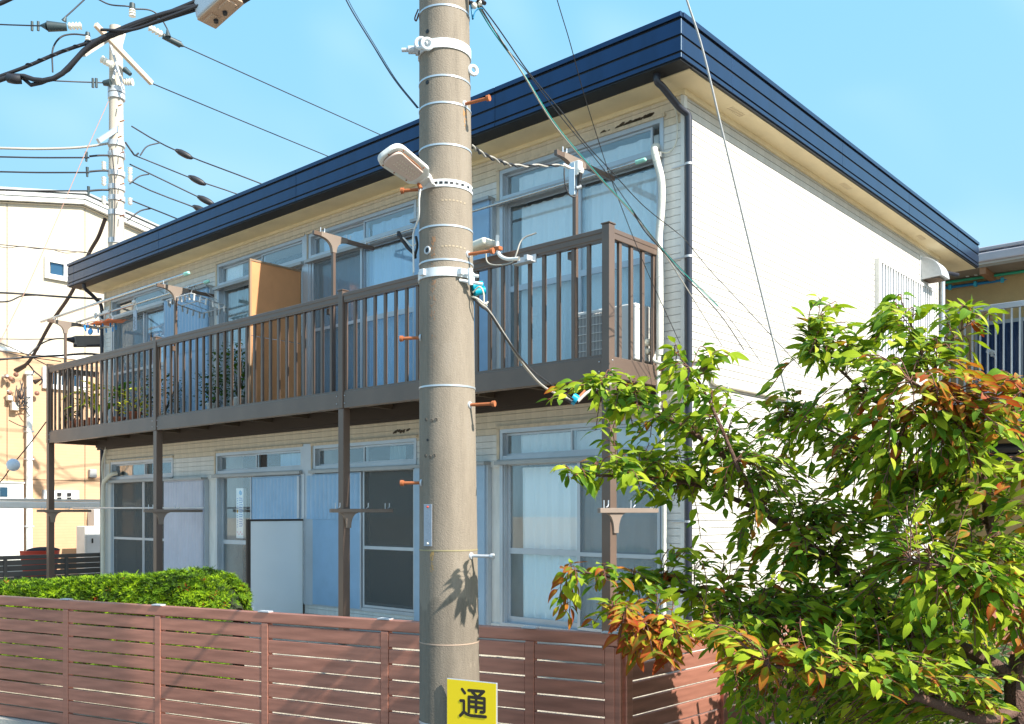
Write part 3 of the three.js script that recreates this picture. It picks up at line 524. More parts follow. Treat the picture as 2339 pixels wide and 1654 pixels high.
const broad = (c, h, n, L, W) => (r, Ls, S, o) => { for (let i = 0; i < n; i++) { const a = r() * 6.28, k = 0.35 + 0.65 * r(), p = o.clone().add(V(Math.cos(a) * 0.06, h * k * 0.7, Math.sin(a) * 0.06)); S.push(rod(o, p, 0.006, 0.004, 5)); const f = 0.7 + 0.5 * r(); Ls.push(place(leafGeo(L * f, W * f, 0.2 + 0.5 * r(), 0.3, () => [c[0] * f, c[1] * f, c[2] * f]), p, 0, a, 0.9 - 0.9 * r())); } };
const bushy = (c, h, w, n, L) => (r, Ls, S, o) => { for (let i = 0; i < 7; i++) S.push(rod(o, o.clone().add(V((r() - 0.5) * w, h * 0.8, (r() - 0.5) * w * 0.6)), 0.008, 0.004, 5)); for (let i = 0; i < n; i++) { const a = r() * 6.28, e = r(), q = Math.sqrt(r()), p = o.clone().add(V(Math.cos(a) * q * w / 2, e * h, Math.sin(a) * q * w / 3)); const f = 0.6 + 0.6 * r(); Ls.push(place(leafGeo(L * f, L * 0.6 * f, 0.3, 0.2, () => [c[0] * f, c[1] * f, c[2] * f], 3), p, 0, r() * 6.28, r() * 1.4 - 0.5)); } };
potPlant('tall pot plant with big pale green leaves, leftmost on the balcony', -11.75, 0.72, 3.03, M.terracotta, broad([0.55, 0.68, 0.04], 0.75, 16, 0.34, 0.13), 1);
potPlant('pot plant with yellow-green paddle leaves beside the leftmost pot', -11.25, 0.72, 3.03, M.terracotta, broad([0.72, 0.72, 0.03], 0.8, 18, 0.32, 0.12), 2);
potPlant('small dark-leaved pot plant at the balcony left end', -12.1, 0.7, 3.03, M.terracotta, broad([0.05, 0.10, 0.03], 0.25, 12, 0.22, 0.05), 3);
potPlant('pot plant with glossy green leaves right of the yellow-green one', -10.75, 0.5, 3.03, M.terracotta, broad([0.25, 0.48, 0.04], 0.85, 16, 0.32, 0.15), 4);
potPlant('bright yellow variegated shrub in a pot', -9.75, 0.72, 3.03, M.terracotta, bushy([0.85, 0.85, 0.07], 0.42, 0.7, 170, 0.09), 5);
potPlant('dark green shrub behind the yellow variegated one', -9.55, 0.34, 3.03, M.white, bushy([0.05, 0.10, 0.03], 0.62, 0.9, 260, 0.08), 6);
potPlant('large dark green jade-like shrub left of the orange partition', -7.0, 0.55, 3.05, M.white, bushy([0.07, 0.16, 0.02], 0.78, 1.15, 620, 0.075), 7);
potPlant('low dark green shrub with a white pot left of the jade-like shrub', -7.75, 0.5, 3.03, M.white, bushy([0.05, 0.11, 0.02], 0.5, 0.7, 240, 0.07), 8);

// ------------------------------------------------------------------ slatted fences
function slatFence(label, o, dir, len, posts, y0, y1, pitch, m, name, group, clips) {
  const t = thing(name, label, 'fence', o.clone(), group);
  const ang = Math.atan2(-dir.z, dir.x), turn = (g) => g.rotateY(ang).translate(o.x, 0, o.z);
  part('top_rail', [turn(RB(-0.02, len, y1 - 0.075, y1, -0.02, 0.022, 0.008))], m, t);
  posts.forEach((p, i) => { part('post', [turn(RB(p - 0.03, p + 0.03, y0 > 0.04 ? 0.005 : -0.074, y1 - 0.075, -0.018, 0.036, 0.006))], m, t); if (clips) part('clip', [turn(B(p - 0.045, p + 0.045, y1, y1 + 0.008, -0.03, 0.02))], M.galv, t); });
  const ps = [...posts].sort((a, b) => a - b), rs = rng(posts.length * 31 + Math.round(len * 10)), tone = [1, 0.93, 1.05, 0.97, 0.88].map(k => { const q = m.clone(); q.color = m.color.clone().multiplyScalar(k); q.roughness = m.roughness + (1 - k) * 0.6; return q; });
  for (let i = 0; i < ps.length - 1; i++) for (let y = y1 - 0.09 - (pitch - 0.013); y > y0 - 0.01; y -= pitch) {
    const j = (rs() - 0.5) * 0.003;
    part('slat', [turn(RB(ps[i] + 0.031, ps[i + 1] - 0.031, y + j, y + j + pitch - 0.0115, -0.014, 0.012, 0.004))], tone[Math.floor(rs() * 5)], t);
  }
  return t;
}
const FD = V(-0.9643, 0, 0.2647), FO = V(1.69, 0, 3.57);
slatFence('reddish-brown slat fence along the street in front of the hedge', FO, FD, 7.6, [0.03, 0.53, 1.55, 2.53, 3.535, 4.52, 5.52, 6.52, 7.52], -0.06, 0.91, 0.1, M.fence, 'slat_fence', 'brown slat fences', true);
slatFence('shaded brown slat fence running back from the street corner behind the tree', FO.clone().add(V(0.024, 0, -0.034)), V(0.05, 0, -0.9987), 9.1, [0.022, 1.05, 2.05, 3.05, 4.05, 5.05, 6.05, 7.05, 8.05, 9.05], 0.08, 0.91, 0.1, M.fence, 'slat_fence', 'brown slat fences', false);
part('corner_post', [RB(1.674, 1.732, -0.07, 0.83, 3.527, 3.583, 0.006)], M.fence, scene.getObjectByName('slat_fence'));
slatFence('dark grey slat fence beyond the left end of the house', V(-14, 0, 3.2), V(0, 0, -1), 6.1, [0.04, 1.05, 2.05, 3.18, 4.2, 5.2, 6.05], 0.05, 0.757, 0.108, M.fenceGrey, 'slat_fence', null, false);
// ------------------------------------------------------------------ hedge
{
  const a = at(-90, 1168, 9.3), b = at(545, 1168, 8.35); a.y = b.y = 0;
  const t = thing('hedge', 'clipped bright green hedge behind the street fence with rounded right end', 'hedge', a.clone());
  const d = b.clone().sub(a), L = d.length(), ang = Math.atan2(-d.z, d.x), r = rng(101), n1 = noise2(16, 5);
  const H = u => 0.83 + 0.23 * u / L, HW = 0.42;
  // rounded profile
  const surf = (u, th) => { const endr = 0.5, ue = Math.max(0, u - (L - endr)) / endr, k = Math.sqrt(Math.max(0, 1 - ue * ue)); const c = Math.cos(th), s = Math.sin(th), p = (v) => Math.sign(v) * Math.pow(Math.abs(v), 0.42); const h = H(u) * (0.72 + 0.28 * k), bump = 1 + 0.10 * (n1(u * 3, th * 2) - 0.5) + 0.05 * (n1(u * 9 + 5, th * 5) - 0.5); return V(u, h * 0.52 + h * 0.48 * p(s) * bump, HW * (0.25 + 0.75 * k) * p(c) * bump); };
  const core = []; const nu = 30, nt = 24, pos = [];
  for (let i = 0; i < nu; i++) for (let j = 0; j < nt; j++) { const q = (x, y) => surf(x / nu * L, y / nt * Math.PI * 2).multiply(V(1, 0.93, 0.88)); const A = q(i, j), B2 = q(i + 1, j), C = q(i + 1, j + 1), D = q(i, j + 1); for (const v of [A, C, B2, A, D, C]) pos.push(v.x, v.y, v.z); }
  const cg = new THREE.BufferGeometry(); cg.setAttribute('position', new THREE.Float32BufferAttribute(pos, 3)); cg.computeVertexNormals();
  const cm = new THREE.Mesh(boxUV(cg), mat([0.02, 0.03, 0.01], 0.95)); cm.name = 'dark_core'; cm.rotation.y = ang; t.add(cm);  // solid core; shade inside the hedge is put into its dark colour
  // little sprigs
  const sg = []; const rr = rng(8);
  for (let i = 0; i < 9; i++) { const l = 0.042 + 0.028 * rr(); sg.push(place(leafGeo(l, 0.012, 0.3 * rr(), 0.1, (tt) => { const k = 0.65 + 0.55 * tt; return [k, k, k]; }, 2), V(0, 0, 0), 0, i * 2.4, 0.35 + 0.9 * rr())); }
  const sprig = mergeGeometries(sg), N = 20000;
  const im = new THREE.InstancedMesh(sprig, new THREE.MeshPhysicalMaterial({ vertexColors: true, roughness: 0.96, transmission: 0.4, thickness: 0, specularIntensity: 0.25, side: THREE.DoubleSide }), N);
  const o = new THREE.Object3D(), e = 0.01;
  for (let i = 0; i < N; i++) {
    const u = r() * L, th = -1.1 + r() * 4.5, p = surf(u, th), n = surf(u, th + e).sub(p).cross(surf(Math.min(L, u + e), th).sub(p)).normalize();
    if (n.y < -0.3 || !isFinite(n.x)) n.set(0, 1, 0); if (n.dot(p.clone().sub(V(u, 0.45, 0))) < 0) n.negate();
    o.position.copy(p).addScaledVector(n, -0.05 + 0.07 * r()); o.quaternion.setFromUnitVectors(V(0, 1, 0), n.add(V((r() - 0.5) * 0.9, 0.35, (r() - 0.5) * 0.9)).normalize()); o.rotateY(r() * 6.28); o.scale.setScalar((0.42 + 0.5 * r()) * (r() < 0.03 ? 1.6 : 1)); o.updateMatrix(); im.setMatrixAt(i, o.matrix);
    const tip = r() * 0.7 + 0.5 * (n1(u * 5 + 3, th * 4 + 1) - 0.2), rusty = r() < 0.006; im.setColorAt(i, rusty ? lin(0.5, 0.08, 0.02) : tip > 0.62 ? lin(0.30, 0.46, 0.008) : tip > 0.3 ? lin(0.14, 0.27, 0.010) : lin(0.045, 0.10, 0.010));
  }
  im.name = 'foliage'; im.userData.kind = 'stuff'; im.rotation.y = ang; im.castShadow = im.receiveShadow = true; t.add(im);
  const tr = []; for (let u = 0.3; u < L; u += 0.45) tr.push(rod(V(u, 0, 0.05), V(u + 0.05, 0.55, 0), 0.02, 0.012, 6)); 
  const tm = new THREE.Mesh(joined(tr), mat([0.15, 0.09, 0.06], 0.9)); tm.name = 'trunk'; tm.rotation.y = ang; t.add(tm);
}

// ------------------------------------------------------------------ near utility pole with its fittings
const PB = V(1.236, 0, 4.430), PT = V(1.204, 5.4, 4.458);         // leans a little
const pAxis = y => PB.clone().lerp(PT, y / 5.4), pR = y => 0.1636 - 0.00755 * y;
const onPole = (px, py, out = 0) => {     // the point of the pole's skin seen at px,py
  const y = 1.6 - (py - 1168) / 2103.4 * 4.72, c = pAxis(y), r = pR(y), dx = (px - (1028.5 - (1513 - py) * 0.0102)) / 2103.4 * 4.82;
  const k = Math.max(-0.98, Math.min(0.98, dx / r)), a = Math.asin(k);
  return { y, c, r, n: RGT.clone().multiplyScalar(Math.sin(a)).addScaledVector(FWD, -Math.cos(a)), p: c.clone().addScaledVector(RGT, Math.sin(a) * (r + out)).addScaledVector(FWD, -Math.cos(a) * (r + out)) };
};
const upole = thing('utility_pole', 'thick concrete utility pole standing in front of the house beside the street', 'utility pole', PB.clone());
{
  const g = new THREE.CylinderGeometry(pR(8.6), pR(-0.2), 8.8, 64, 40, false), p = g.attributes.position;
  for (let i = 0; i < p.count; i++) { const y = p.getY(i) + 4.2, c = pAxis(y); p.setXYZ(i, p.getX(i) + c.x, y, p.getZ(i) + c.z); }
  g.computeVertexNormals();
  const S = 512, n1 = noise2(64, 3), n2 = noise2(256, 9), n3 = noise2(16, 4), d = new Uint8Array(S * S * 4);
  for (let j = 0; j < S; j++) for (let i = 0; i < S; i++) {      // u round the pole, v up the pole
    const u = i / S, v = j / S; let k = 0.78 + 0.16 * n3(u * 16, v * 48) + 0.14 * n1(u * 24, v * 16) + 0.16 * (n2(u * 200, v * 250) - 0.5);
    const y = v * 8.8 - 0.2; if (y < 1.05 + 0.12 * n1(u * 20, 3)) k *= 0.72 + 0.1 * n1(u * 40, v * 3);      // grimy foot
    { const st = n1(u * 30, v * 2.2 + 3) * n3(u * 12 + 2, v * 6); k *= 1 - 0.38 * Math.max(0, st - 0.32); const sm = Math.abs(((u + 0.21) % 0.5) - 0.25); if (sm < 0.004) k *= 0.86 + 0.1 * n1(3, v * 60); }
    let cr = k, cg = k, cb = k;
    const sp = n2(u * 256, v * 256 + 7); if (sp > 0.965) cr = cg = cb = k * 1.35;
    const o = (j * S + i) * 4; d[o] = Math.min(255, cr * 255); d[o + 1] = Math.min(255, cg * 252); d[o + 2] = Math.min(255, cb * 246); d[o + 3] = 255;
  }
  const tx = new THREE.DataTexture(d, S, S); tx.wrapS = tx.wrapT = THREE.RepeatWrapping; tx.magFilter = THREE.LinearFilter; tx.colorSpace = THREE.NoColorSpace; tx.needsUpdate = true;
  const fb = fine.clone(); fb.repeat.set(6, 48); fb.needsUpdate = true;
  part('shaft', [g], new THREE.MeshStandardMaterial({ color: lin(0.25, 0.212, 0.168), roughness: 0.85, map: tx, bumpMap: fb, bumpScale: 0.0016 }), upole, true);
  const band = (py, h, out, m, name) => { const y = 1.6 - (py - 1168) / 2103.4 * 4.72, c = pAxis(y), r = pR(y) + out; return part(name, [new THREE.CylinderGeometry(r, r, h, 56, 1, true).translate(c.x, y, c.z), new THREE.RingGeometry(pR(y) - 0.003, r, 56).rotateX(Math.PI / 2).translate(c.x, y - h / 2, c.z), new THREE.RingGeometry(pR(y) - 0.003, r, 56).rotateX(-Math.PI / 2).translate(c.x, y + h / 2, c.z)], m, upole); };
  for (const py of [8, 170, 232, 328, 514, 592, 880]) band(py, 0.009, 0.003, M.steel, 'steel_band');
  band(1258, 0.006, 0.002, mat([0.35, 0.30, 0.16], 0.5), 'steel_band'); band(1473, 0.006, 0.002, mat([0.45, 0.33, 0.25], 0.5), 'steel_band');
  const bm = mat([0.74, 0.78, 0.80], 0.4, { size: 0.2 });
  band(96, 0.048, 0.007, bm, 'clamp_band'); band(620, 0.045, 0.007, bm, 'clamp_band');
  // punched strap of the street light
  const strap = band(417, 0.038, 0.004, bm, 'punched_strap');
  const holes = []; for (let i = 0; i < 8; i++) { const q = onPole(1000 + i * 11.5, 417, 0.0045); holes.push(place(B(-0.009, 0.009, -0.006, 0.006, -0.001, 0.001), q.p, 0, Math.atan2(q.n.x, q.n.z), 0)); }
  part('strap_hole', holes, M.black, upole);
  // clamp lugs
  { const lug = (px, py, dirx) => { const q = onPole(px, py, 0.02); const g2 = new THREE.TorusGeometry(0.026, 0.010, 8, 18); return place(g2, q.p.clone().addScaledVector(q.n, 0.006), 0, Math.atan2(q.n.x, q.n.z) + dirx, 0); };
    part('clamp_lug', [lug(972, 92, 0.7), lug(985, 100, 0.7)], bm, upole);
    const q = onPole(1078, 137, 0.02); part('clamp_lug', [place(new THREE.TorusGeometry(0.022, 0.010, 8, 18), q.p, 0, 1.2, 0)], bm, upole);
    const b1 = onPole(962, 96, 0.0); part('clamp_bolt', [rod(b1.p.clone().addScaledVector(RGT, -0.10).addScaledVector(FWD, -0.0), b1.p.clone().addScaledVector(RGT, 0.01), 0.011), rod(b1.p.clone().addScaledVector(RGT, -0.065), b1.p.clone().addScaledVector(RGT, -0.03), 0.022, 0.022, 8), rod(b1.p.clone().addScaledVector(RGT, -0.028), b1.p.clone().addScaledVector(RGT, -0.012), 0.028, 0.028, 14)], M.galv, upole);
    const b2 = onPole(1052, 620, 0.0); part('clamp_bolt', [RB(-0.016, 0.016, -0.016, 0.016, -0.012, 0.012, 0.003).translate(...b2.p.clone().addScaledVector(b2.n, 0.015).toArray()), rod(b2.p, b2.p.clone().addScaledVector(RGT, 0.10).add(V(0, -0.02, 0)), 0.008), rod(b2.p.clone().add(V(0, -0.04, 0)), b2.p.clone().addScaledVector(RGT, 0.12).add(V(0, -0.06, 0)), 0.008), rod(b2.p.clone().addScaledVector(RGT, 0.055).add(V(0, 0.02, 0)), b2.p.clone().addScaledVector(RGT, 0.06).add(V(0, -0.065, 0)), 0.014, 0.014, 6)], bm, upole);
    const b3 = onPole(973, 618, 0.0); part('clamp_bolt', [RB(-0.018, 0.018, -0.016, 0.016, -0.012, 0.012, 0.003).translate(...b3.p.clone().addScaledVector(b3.n, 0.012).toArray())], bm, upole); }
  // step bolts
  const step = (px, py, dx, dz, L, m) => { const q = onPole(px, py, -0.01), d = RGT.clone().multiplyScalar(dx).addScaledVector(FWD, dz).normalize(), e = q.p.clone().addScaledVector(d, L); const s = part('step_bolt', [rod(q.p, e, 0.0085, 0.0085, 10), rod(e.clone().addScaledVector(d, -0.002), e.clone().addScaledVector(d, 0.014), 0.015, 0.016, 10)], m, upole); part('socket', [rod(q.p.clone().addScaledVector(d, 0.004), q.p.clone().addScaledVector(d, 0.014), 0.020, 0.018, 14)], M.galv, s); return s; };
  step(1063, 226, 0.95, -0.55, 0.145, M.rust); step(1071, 573, 0.97, -0.5, 0.145, M.rust); step(1076, 922, 0.97, -0.45, 0.14, M.rust);
  step(1080, 1271, 0.97, -0.45, 0.125, M.galv);
  step(966, 1102, -1, 0.25, 0.11, M.rust); step(963, 764, -1, 0.25, 0.11, M.rust); step(960, 417, -1, 0.2, 0.1, M.rust); 
  // plugged holes
  for (const [px, py, r] of [[979, 64, 0.011], [979, 181, 0.011], [982, 1004, 0.007], [980, 568, 0.012]]) { const q = onPole(px, py, 0.0008), e = q.p.clone().addScaledVector(q.n, 0.002); part('bolt_hole', [rod(q.p.clone().addScaledVector(q.n, -0.01), e, r, r, 14)], M.black, upole); if (py === 568) part('hole_collar', [place(new THREE.TorusGeometry(0.017, 0.005, 8, 18), q.p, 0, Math.atan2(q.n.x, q.n.z), 0)], M.galv, upole); }
  { const gs = []; const r = rng(9); for (const [px, py] of [[978, 957], [992, 960], [1002, 958], [977, 1040], [988, 1043], [998, 1040]]) { const q = onPole(px, py, 0.001); gs.push(place(new THREE.TorusGeometry(0.007, 0.0022, 5, 10), q.p, 0, Math.atan2(q.n.x, q.n.z), 0)); } part('drill_mark', gs, mat([0.13, 0.11, 0.09], 0.9), upole); }
  // number plate
  { const q = onPole(985, 1200, 0.006), ang = Math.atan2(q.n.x, q.n.z); part('number_plate', [place(new RoundedBoxGeometry(0.056, 0.216, 0.003, 1, 0.001), q.p, 0, ang, 0)], mat([0.42, 0.46, 0.52], 0.45, { metal: 0.3, size: 0.1 }), upole);
    const gs = []; for (let i = 0; i < 9; i++) if (i !== 7) gs.push(place(B(-0.008 - 0.004 * (i % 3), 0.008 + 0.004 * (i % 2), -0.0022, 0.0022, 0, 0.0012), q.p.clone().addScaledVector(q.n, 0.0014).add(V(0, 0.07 - i * 0.018, 0)), 0, ang, 0)); part('embossed_mark', gs, mat([0.36, 0.40, 0.46], 0.45, { metal: 0.3 }), upole);
    part('plate_nail', [place(new THREE.SphereGeometry(0.006, 8, 6), q.p.clone().addScaledVector(q.n, 0.003).add(V(0, 0.094, 0)))], M.red, upole); part('plate_nail', [place(new THREE.SphereGeometry(0.006, 8, 6), q.p.clone().addScaledVector(q.n, 0.003).add(V(0, -0.094, 0)))], M.cream, upole); }
  // rust weeping down from bolts and the seam: thin deposits on the concrete
  const stain = (px, py, w, len, m) => { const gs = []; const r = rng(px * 7 + py); for (let i = 0; i < 40; i++) { const t = r() * r(), q = onPole(px + (r() - 0.5) * w * (1 - 0.3 * t), py + t * len, 0.0006); gs.push(place(new THREE.CircleGeometry(0.0022 + 0.003 * r() * (1 - t), 7).scale(0.7, 2.0, 1), q.p, 0, Math.atan2(q.n.x, q.n.z), 0)); } part('rust_stain', gs, m, upole).userData.kind = 'stuff'; };
  stain(1063, 240, 7, 50, mat([0.45, 0.24, 0.10], 0.9)); stain(994, 540, 9, 110, mat([0.36, 0.20, 0.11], 0.9)); stain(994, 640, 12, 230, mat([0.34, 0.20, 0.12], 0.9)); stain(993, 1262, 8, 60, mat([0.42, 0.26, 0.10], 0.9));
  // faded cast lettering shows only as pale dashes
  { const gs = []; for (const py of [456, 561]) for (let i = 0; i < 7; i++) { const q = onPole(1015 + i * 8, py + (i - 3) * (i - 3) * 0.15, 0.0007); gs.push(place(B(-0.006, 0.006, -0.004, 0.004, 0, 0.0006), q.p, 0, Math.atan2(q.n.x, q.n.z), 0)); } part('cast_mark', gs, mat([0.42, 0.34, 0.24], 0.9), upole); }
}
// yellow school-route board: only its first character shows in the frame
{
  const c = at(1076.5, 1561, 4.60); c.y = 0.754;
  const n = RGT.clone().multiplyScalar(-0.475).addScaledVector(FWD, -0.88).normalize(), ang = Math.atan2(n.x, n.z);
  const t = thing('road_sign', 'yellow board with one black character strapped to the foot of the near utility pole', 'sign', V(c.x, 0.1, c.z));
  const put = g => g.rotateY(ang).translate(c.x, c.y, c.z);
  part('board', [put(RB(-0.1455, 0.1455, -0.62, 0, -0.012, 0.0, 0.003))], M.steel, t);
  part('yellow_face', [put(B(-0.142, 0.142, -0.616, -0.004, 0.0005, 0.0015))], M.yellow, t);
  const K = (x, y) => [((x - 540) / 1095 - 0.5) * 0.291, -(y - (745 - 0.096 * (x - 540))) * 0.000234];
  const strokes = [[[890, 915], [950, 985]], [[1035, 910], [1365, 870], [1255, 990]], [[1115, 935], [1235, 1020]], [[1040, 1370], [1040, 1048], [1378, 1016], [1376, 1290], [1350, 1312], [1300, 1322]], [[1197, 1030], [1195, 1335]], [[1050, 1140], [1372, 1116]], [[1046, 1250], [1372, 1222]], [[858, 1165], [930, 1155], [932, 1340], [930, 1390], [850, 1488]], [[932, 1385], [985, 1425], [1090, 1438], [1405, 1397]]];
  const gs = []; let z = 0.0019;
  for (const s of strokes) { const pts = s.map(p => K(...p)); for (let i = 0; i < pts.length; i++) { z += 0.00003; gs.push(put(new THREE.CircleGeometry(0.0078, 14).translate(pts[i][0], pts[i][1], z))); if (i) { z += 0.00003; const [a, b] = [pts[i - 1], pts[i]], L = Math.hypot(b[0] - a[0], b[1] - a[1]); gs.push(put(new THREE.PlaneGeometry(L, 0.0156).rotateZ(Math.atan2(b[1] - a[1], b[0] - a[0])).translate((a[0] + b[0]) / 2, (a[1] + b[1]) / 2, z))); } } }
  part('character', gs, mat([0.03, 0.02, 0.012], 0.5, { map: null }), t);
  part('strap', [new THREE.CylinderGeometry(pR(0.5) + 0.003, pR(0.5) + 0.003, 0.015, 40, 1, true).translate(pAxis(0.5).x, 0.5, pAxis(0.5).z)], M.steel, t);
}
// street light on its punched strap
{
  const root = onPole(980, 412, 0.02).p; root.y = 3.30;
  const dir = RGT.clone().multiplyScalar(-0.40).addScaledVector(FWD, -0.92).normalize(), ang = Math.atan2(-dir.z, dir.x), L = 0.35;
  const t = thing('street_light', 'flat white LED street light reaching out from the near utility pole', 'street light', root.clone());
  const put = g => g.scale(1, 1, 0.95).rotateX(0.45).rotateZ(0.03).rotateY(ang).translate(root.x, root.y, root.z);
  const sh = new THREE.Shape(); sh.moveTo(0, -0.035); sh.lineTo(0.05, -0.065); sh.lineTo(L - 0.06, -0.072); sh.quadraticCurveTo(L, -0.07, L, -0.02); sh.lineTo(L, 0.02); sh.quadraticCurveTo(L, 0.07, L - 0.06, 0.072); sh.lineTo(0.05, 0.065); sh.lineTo(0, 0.035);
  part('housing', [put(new THREE.ExtrudeGeometry(sh, { depth: 0.016, bevelEnabled: true, bevelSize: 0.006, bevelThickness: 0.006, bevelSegments: 2, curveSegments: 8 }).rotateX(-Math.PI / 2).translate(0.02, 0, 0))], M.white, t);
  const ls = new THREE.Shape(); ls.moveTo(0.08, -0.04); ls.lineTo(L - 0.05, -0.052); ls.quadraticCurveTo(L - 0.015, -0.05, L - 0.015, 0); ls.quadraticCurveTo(L - 0.015, 0.05, L - 0.05, 0.052); ls.lineTo(0.08, 0.04); ls.quadraticCurveTo(0.06, 0, 0.08, -0.04);
  const lens = part('lens', [put(new THREE.ExtrudeGeometry(ls, { depth: 0.008, bevelEnabled: true, bevelSize: 0.003, bevelThickness: 0.003, bevelSegments: 1 }).rotateX(-Math.PI / 2).translate(0.02, -0.018, 0))], mat([0.66, 0.52, 0.46], 0.3, { map: null }), t);  // pink of light bounced from below is put into the lens colour
  part('gasket', [put(tube(ls.getPoints(6).map(p => V(p.x + 0.02, -0.011, -p.y)), 0.004, 5, 60))], mat([0.35, 0.15, 0.07], 0.6), t);
  part('led_row', Array.from({ length: 9 }, (_, i) => [-0.02, 0, 0.02].map(y => put(new THREE.CylinderGeometry(0.004, 0.004, 0.002, 8).translate(0.12 + i * 0.022, -0.0222, y)))).flat(), mat([0.75, 0.66, 0.55], 0.3, { map: null }), t);
  part('screw', [[0.11, -0.058], [0.11, 0.058], [0.32, -0.066], [0.32, 0.066], [0.362, 0], [0.22, 0.064]].map(([x, y]) => put(new THREE.CylinderGeometry(0.004, 0.004, 0.003, 8).translate(x, -0.0075, y))), M.rust, t);
  part('arm', [put(RB(-0.06, 0.03, -0.012, 0.03, -0.035, 0.035, 0.006)), put(B(-0.05, 0.02, -0.05, 0.02, -0.04, -0.034))], M.white, t);
  part('cable_gland', [put(new THREE.CylinderGeometry(0.010, 0.012, 0.03, 10).translate(0.03, -0.028, 0.03))], M.rust, t);
  const g = put(new THREE.BoxGeometry(0.001, 0.001, 0.001).translate(0.03, -0.04, 0.03)); g.computeBoundingBox(); const s0 = g.boundingBox.getCenter(V());
  part('lead', [tube([s0, onPole(977, 455, 0.05).p, onPole(970, 490, 0.03).p, onPole(957, 520, 0.02).p.addScaledVector(RGT, -0.012), onPole(952, 560, 0.02).p.addScaledVector(RGT, -0.012), onPole(953, 610, 0.02).p.addScaledVector(RGT, -0.01)], 0.005, 6, 50)], M.white, t);
}

// ------------------------------------------------------------------ wires; [px, py, metres ahead]
const P3 = a => a.map(([x, y, d]) => at(x, y, d));
function wire(label, pts, r, m = M.cable, extra) {
  const gs = [tube(P3(pts), r, 6, Math.max(24, pts.length * 12))];
  if (extra) gs.push(...extra());
  return solo('wire', gs, m, label, 'wire', null);
}
{
  // heavy bundle at upper left with its joint box
  const t = thing('cable_bundle', 'thick black cable bundle crossing the top left corner with a drooping loop', 'cable', at(200, 120, 5));
  const W = (pts, r) => part('cable', [tube(P3(pts), r, 8, 60)], M.cable, t);
  W([[-760, 440, 5.2], [-40, 188, 5], [60, 152, 5], [140, 118, 5], [230, 88, 5], [330, 50, 5], [440, 5, 5], [520, -30, 5], [1010, -300, 4.85]], 0.0095);
  W([[-760, 448, 5.2], [-40, 196, 5], [20, 176, 5], [45, 172, 5], [90, 184, 5], [130, 176, 5], [160, 150, 5], [200, 108, 5], [260, 74, 5], [360, 36, 5], [470, 8, 5]], 0.0135);
  W([[-760, 438, 5.25], [-40, 186, 5], [15, 174, 5.02], [52, 178, 5.02], [70, 194, 5.02], [110, 182, 5.02], [150, 164, 5.02], [190, 120, 5.02], [250, 84, 5.02], [350, 52, 5.02], [470, 14, 5.02]], 0.011);
  W([[230, 68, 4.98], [300, 68, 4.98], [380, 40, 4.98], [470, 6, 4.98]], 0.008);
  part('sleeve', [tube(P3([[20, 178, 5], [34, 181, 4.99], [48, 181, 5]]), 0.026, 8, 10)], M.cable, t);
  const rings = []; for (let i = 0; i < 6; i++) { const x = 55 + i * 27, y = 154 - i * 10.5; rings.push(tube(P3([[x, y, 5], [x + 6, y - 9, 4.99], [x + 16, y - 8, 4.99], [x + 22, y - 6, 5]]), 0.003, 5, 10)); }
  part('hanger_ring', rings, M.cable, t);
  wire('black cable crossing the extreme top left corner', [[-760, 275, 5.2], [-40, 22, 5], [0, 8, 5], [30, -6, 5], [1000, -420, 4.85]], 0.012);
}
{
  const c = at(497, 0, 4.97), t = thing('joint_box', 'pale metal cable joint box hanging at the top edge of the photograph', 'junction box', c.clone());
  const o = new THREE.Object3D(); o.position.copy(c); const d = at(560, 0, 4.9).sub(at(450, 60, 5.15)); o.lookAt(c.clone().add(V(d.x, 0.1, d.z))); o.updateMatrix();
  const put = g => g.rotateX(0).applyMatrix4(o.matrix);
  part('cover', [put(RB(-0.06, 0.06, -0.06, 0.10, -0.13, 0.13, 0.012))], mat([0.6, 0.66, 0.72], 0.5), t);
  part('base_plate', [put(RB(-0.055, 0.065, -0.072, -0.06, -0.125, 0.135, 0.004)), put(B(-0.03, 0.03, -0.085, -0.072, -0.11, -0.03)), put(B(-0.03, 0.03, -0.085, -0.072, 0.03, 0.11))], mat([0.62, 0.43, 0.30], 0.6), t);
  part('cable_gland', [-0.05, 0.03].map(z => put(new THREE.CylinderGeometry(0.014, 0.012, 0.03, 10).translate(0.01, -0.085, z))).concat([put(new THREE.CylinderGeometry(0.02, 0.02, 0.05, 12).rotateX(Math.PI / 2).translate(0, -0.04, 0.15))]), M.cable, t);
  part('cable', [tube(P3([[535, 12, 4.95], [560, 0, 4.93], [590, -20, 4.9], [1010, -270, 4.85]]), 0.014, 8, 24)], M.cable, t);
}
wire('twisted black wire from the top edge down to the left side of the utility pole', [[540, -420, 8.5], [775, -30, 5.9], [800, 18, 5.75], [850, 100, 5.4], [900, 180, 5.1], [953, 246, 4.83]], 0.0042);
wire('thin wire running beside the twisted one left of the utility pole', [[545, -420, 8.5], [780, -30, 5.9], [806, 20, 5.75], [856, 103, 5.4], [906, 184, 5.1], [956, 246, 4.83]], 0.0022);
wire('teal wire fanning down from the pole top to the white side wall', [[1085, 5, 4.85], [1125, 70, 5.1], [1190, 160, 5.4], [1270, 285, 6.0], [1380, 415, 6.7], [1450, 490, 7.2], [1540, 600, 8.1], [1640, 700, 8.5]], 0.0036, M.cableTeal);
wire('grey wire twisted with the teal wire down from the pole top', [[1088, 4, 4.85], [1128, 66, 5.1], [1192, 165, 5.4], [1268, 288, 6.0], [1378, 416, 6.7], [1448, 492, 7.2], [1535, 606, 8.1], [1620, 742, 8.5], [1650, 790, 8.6]], 0.0045, M.cableGrey);
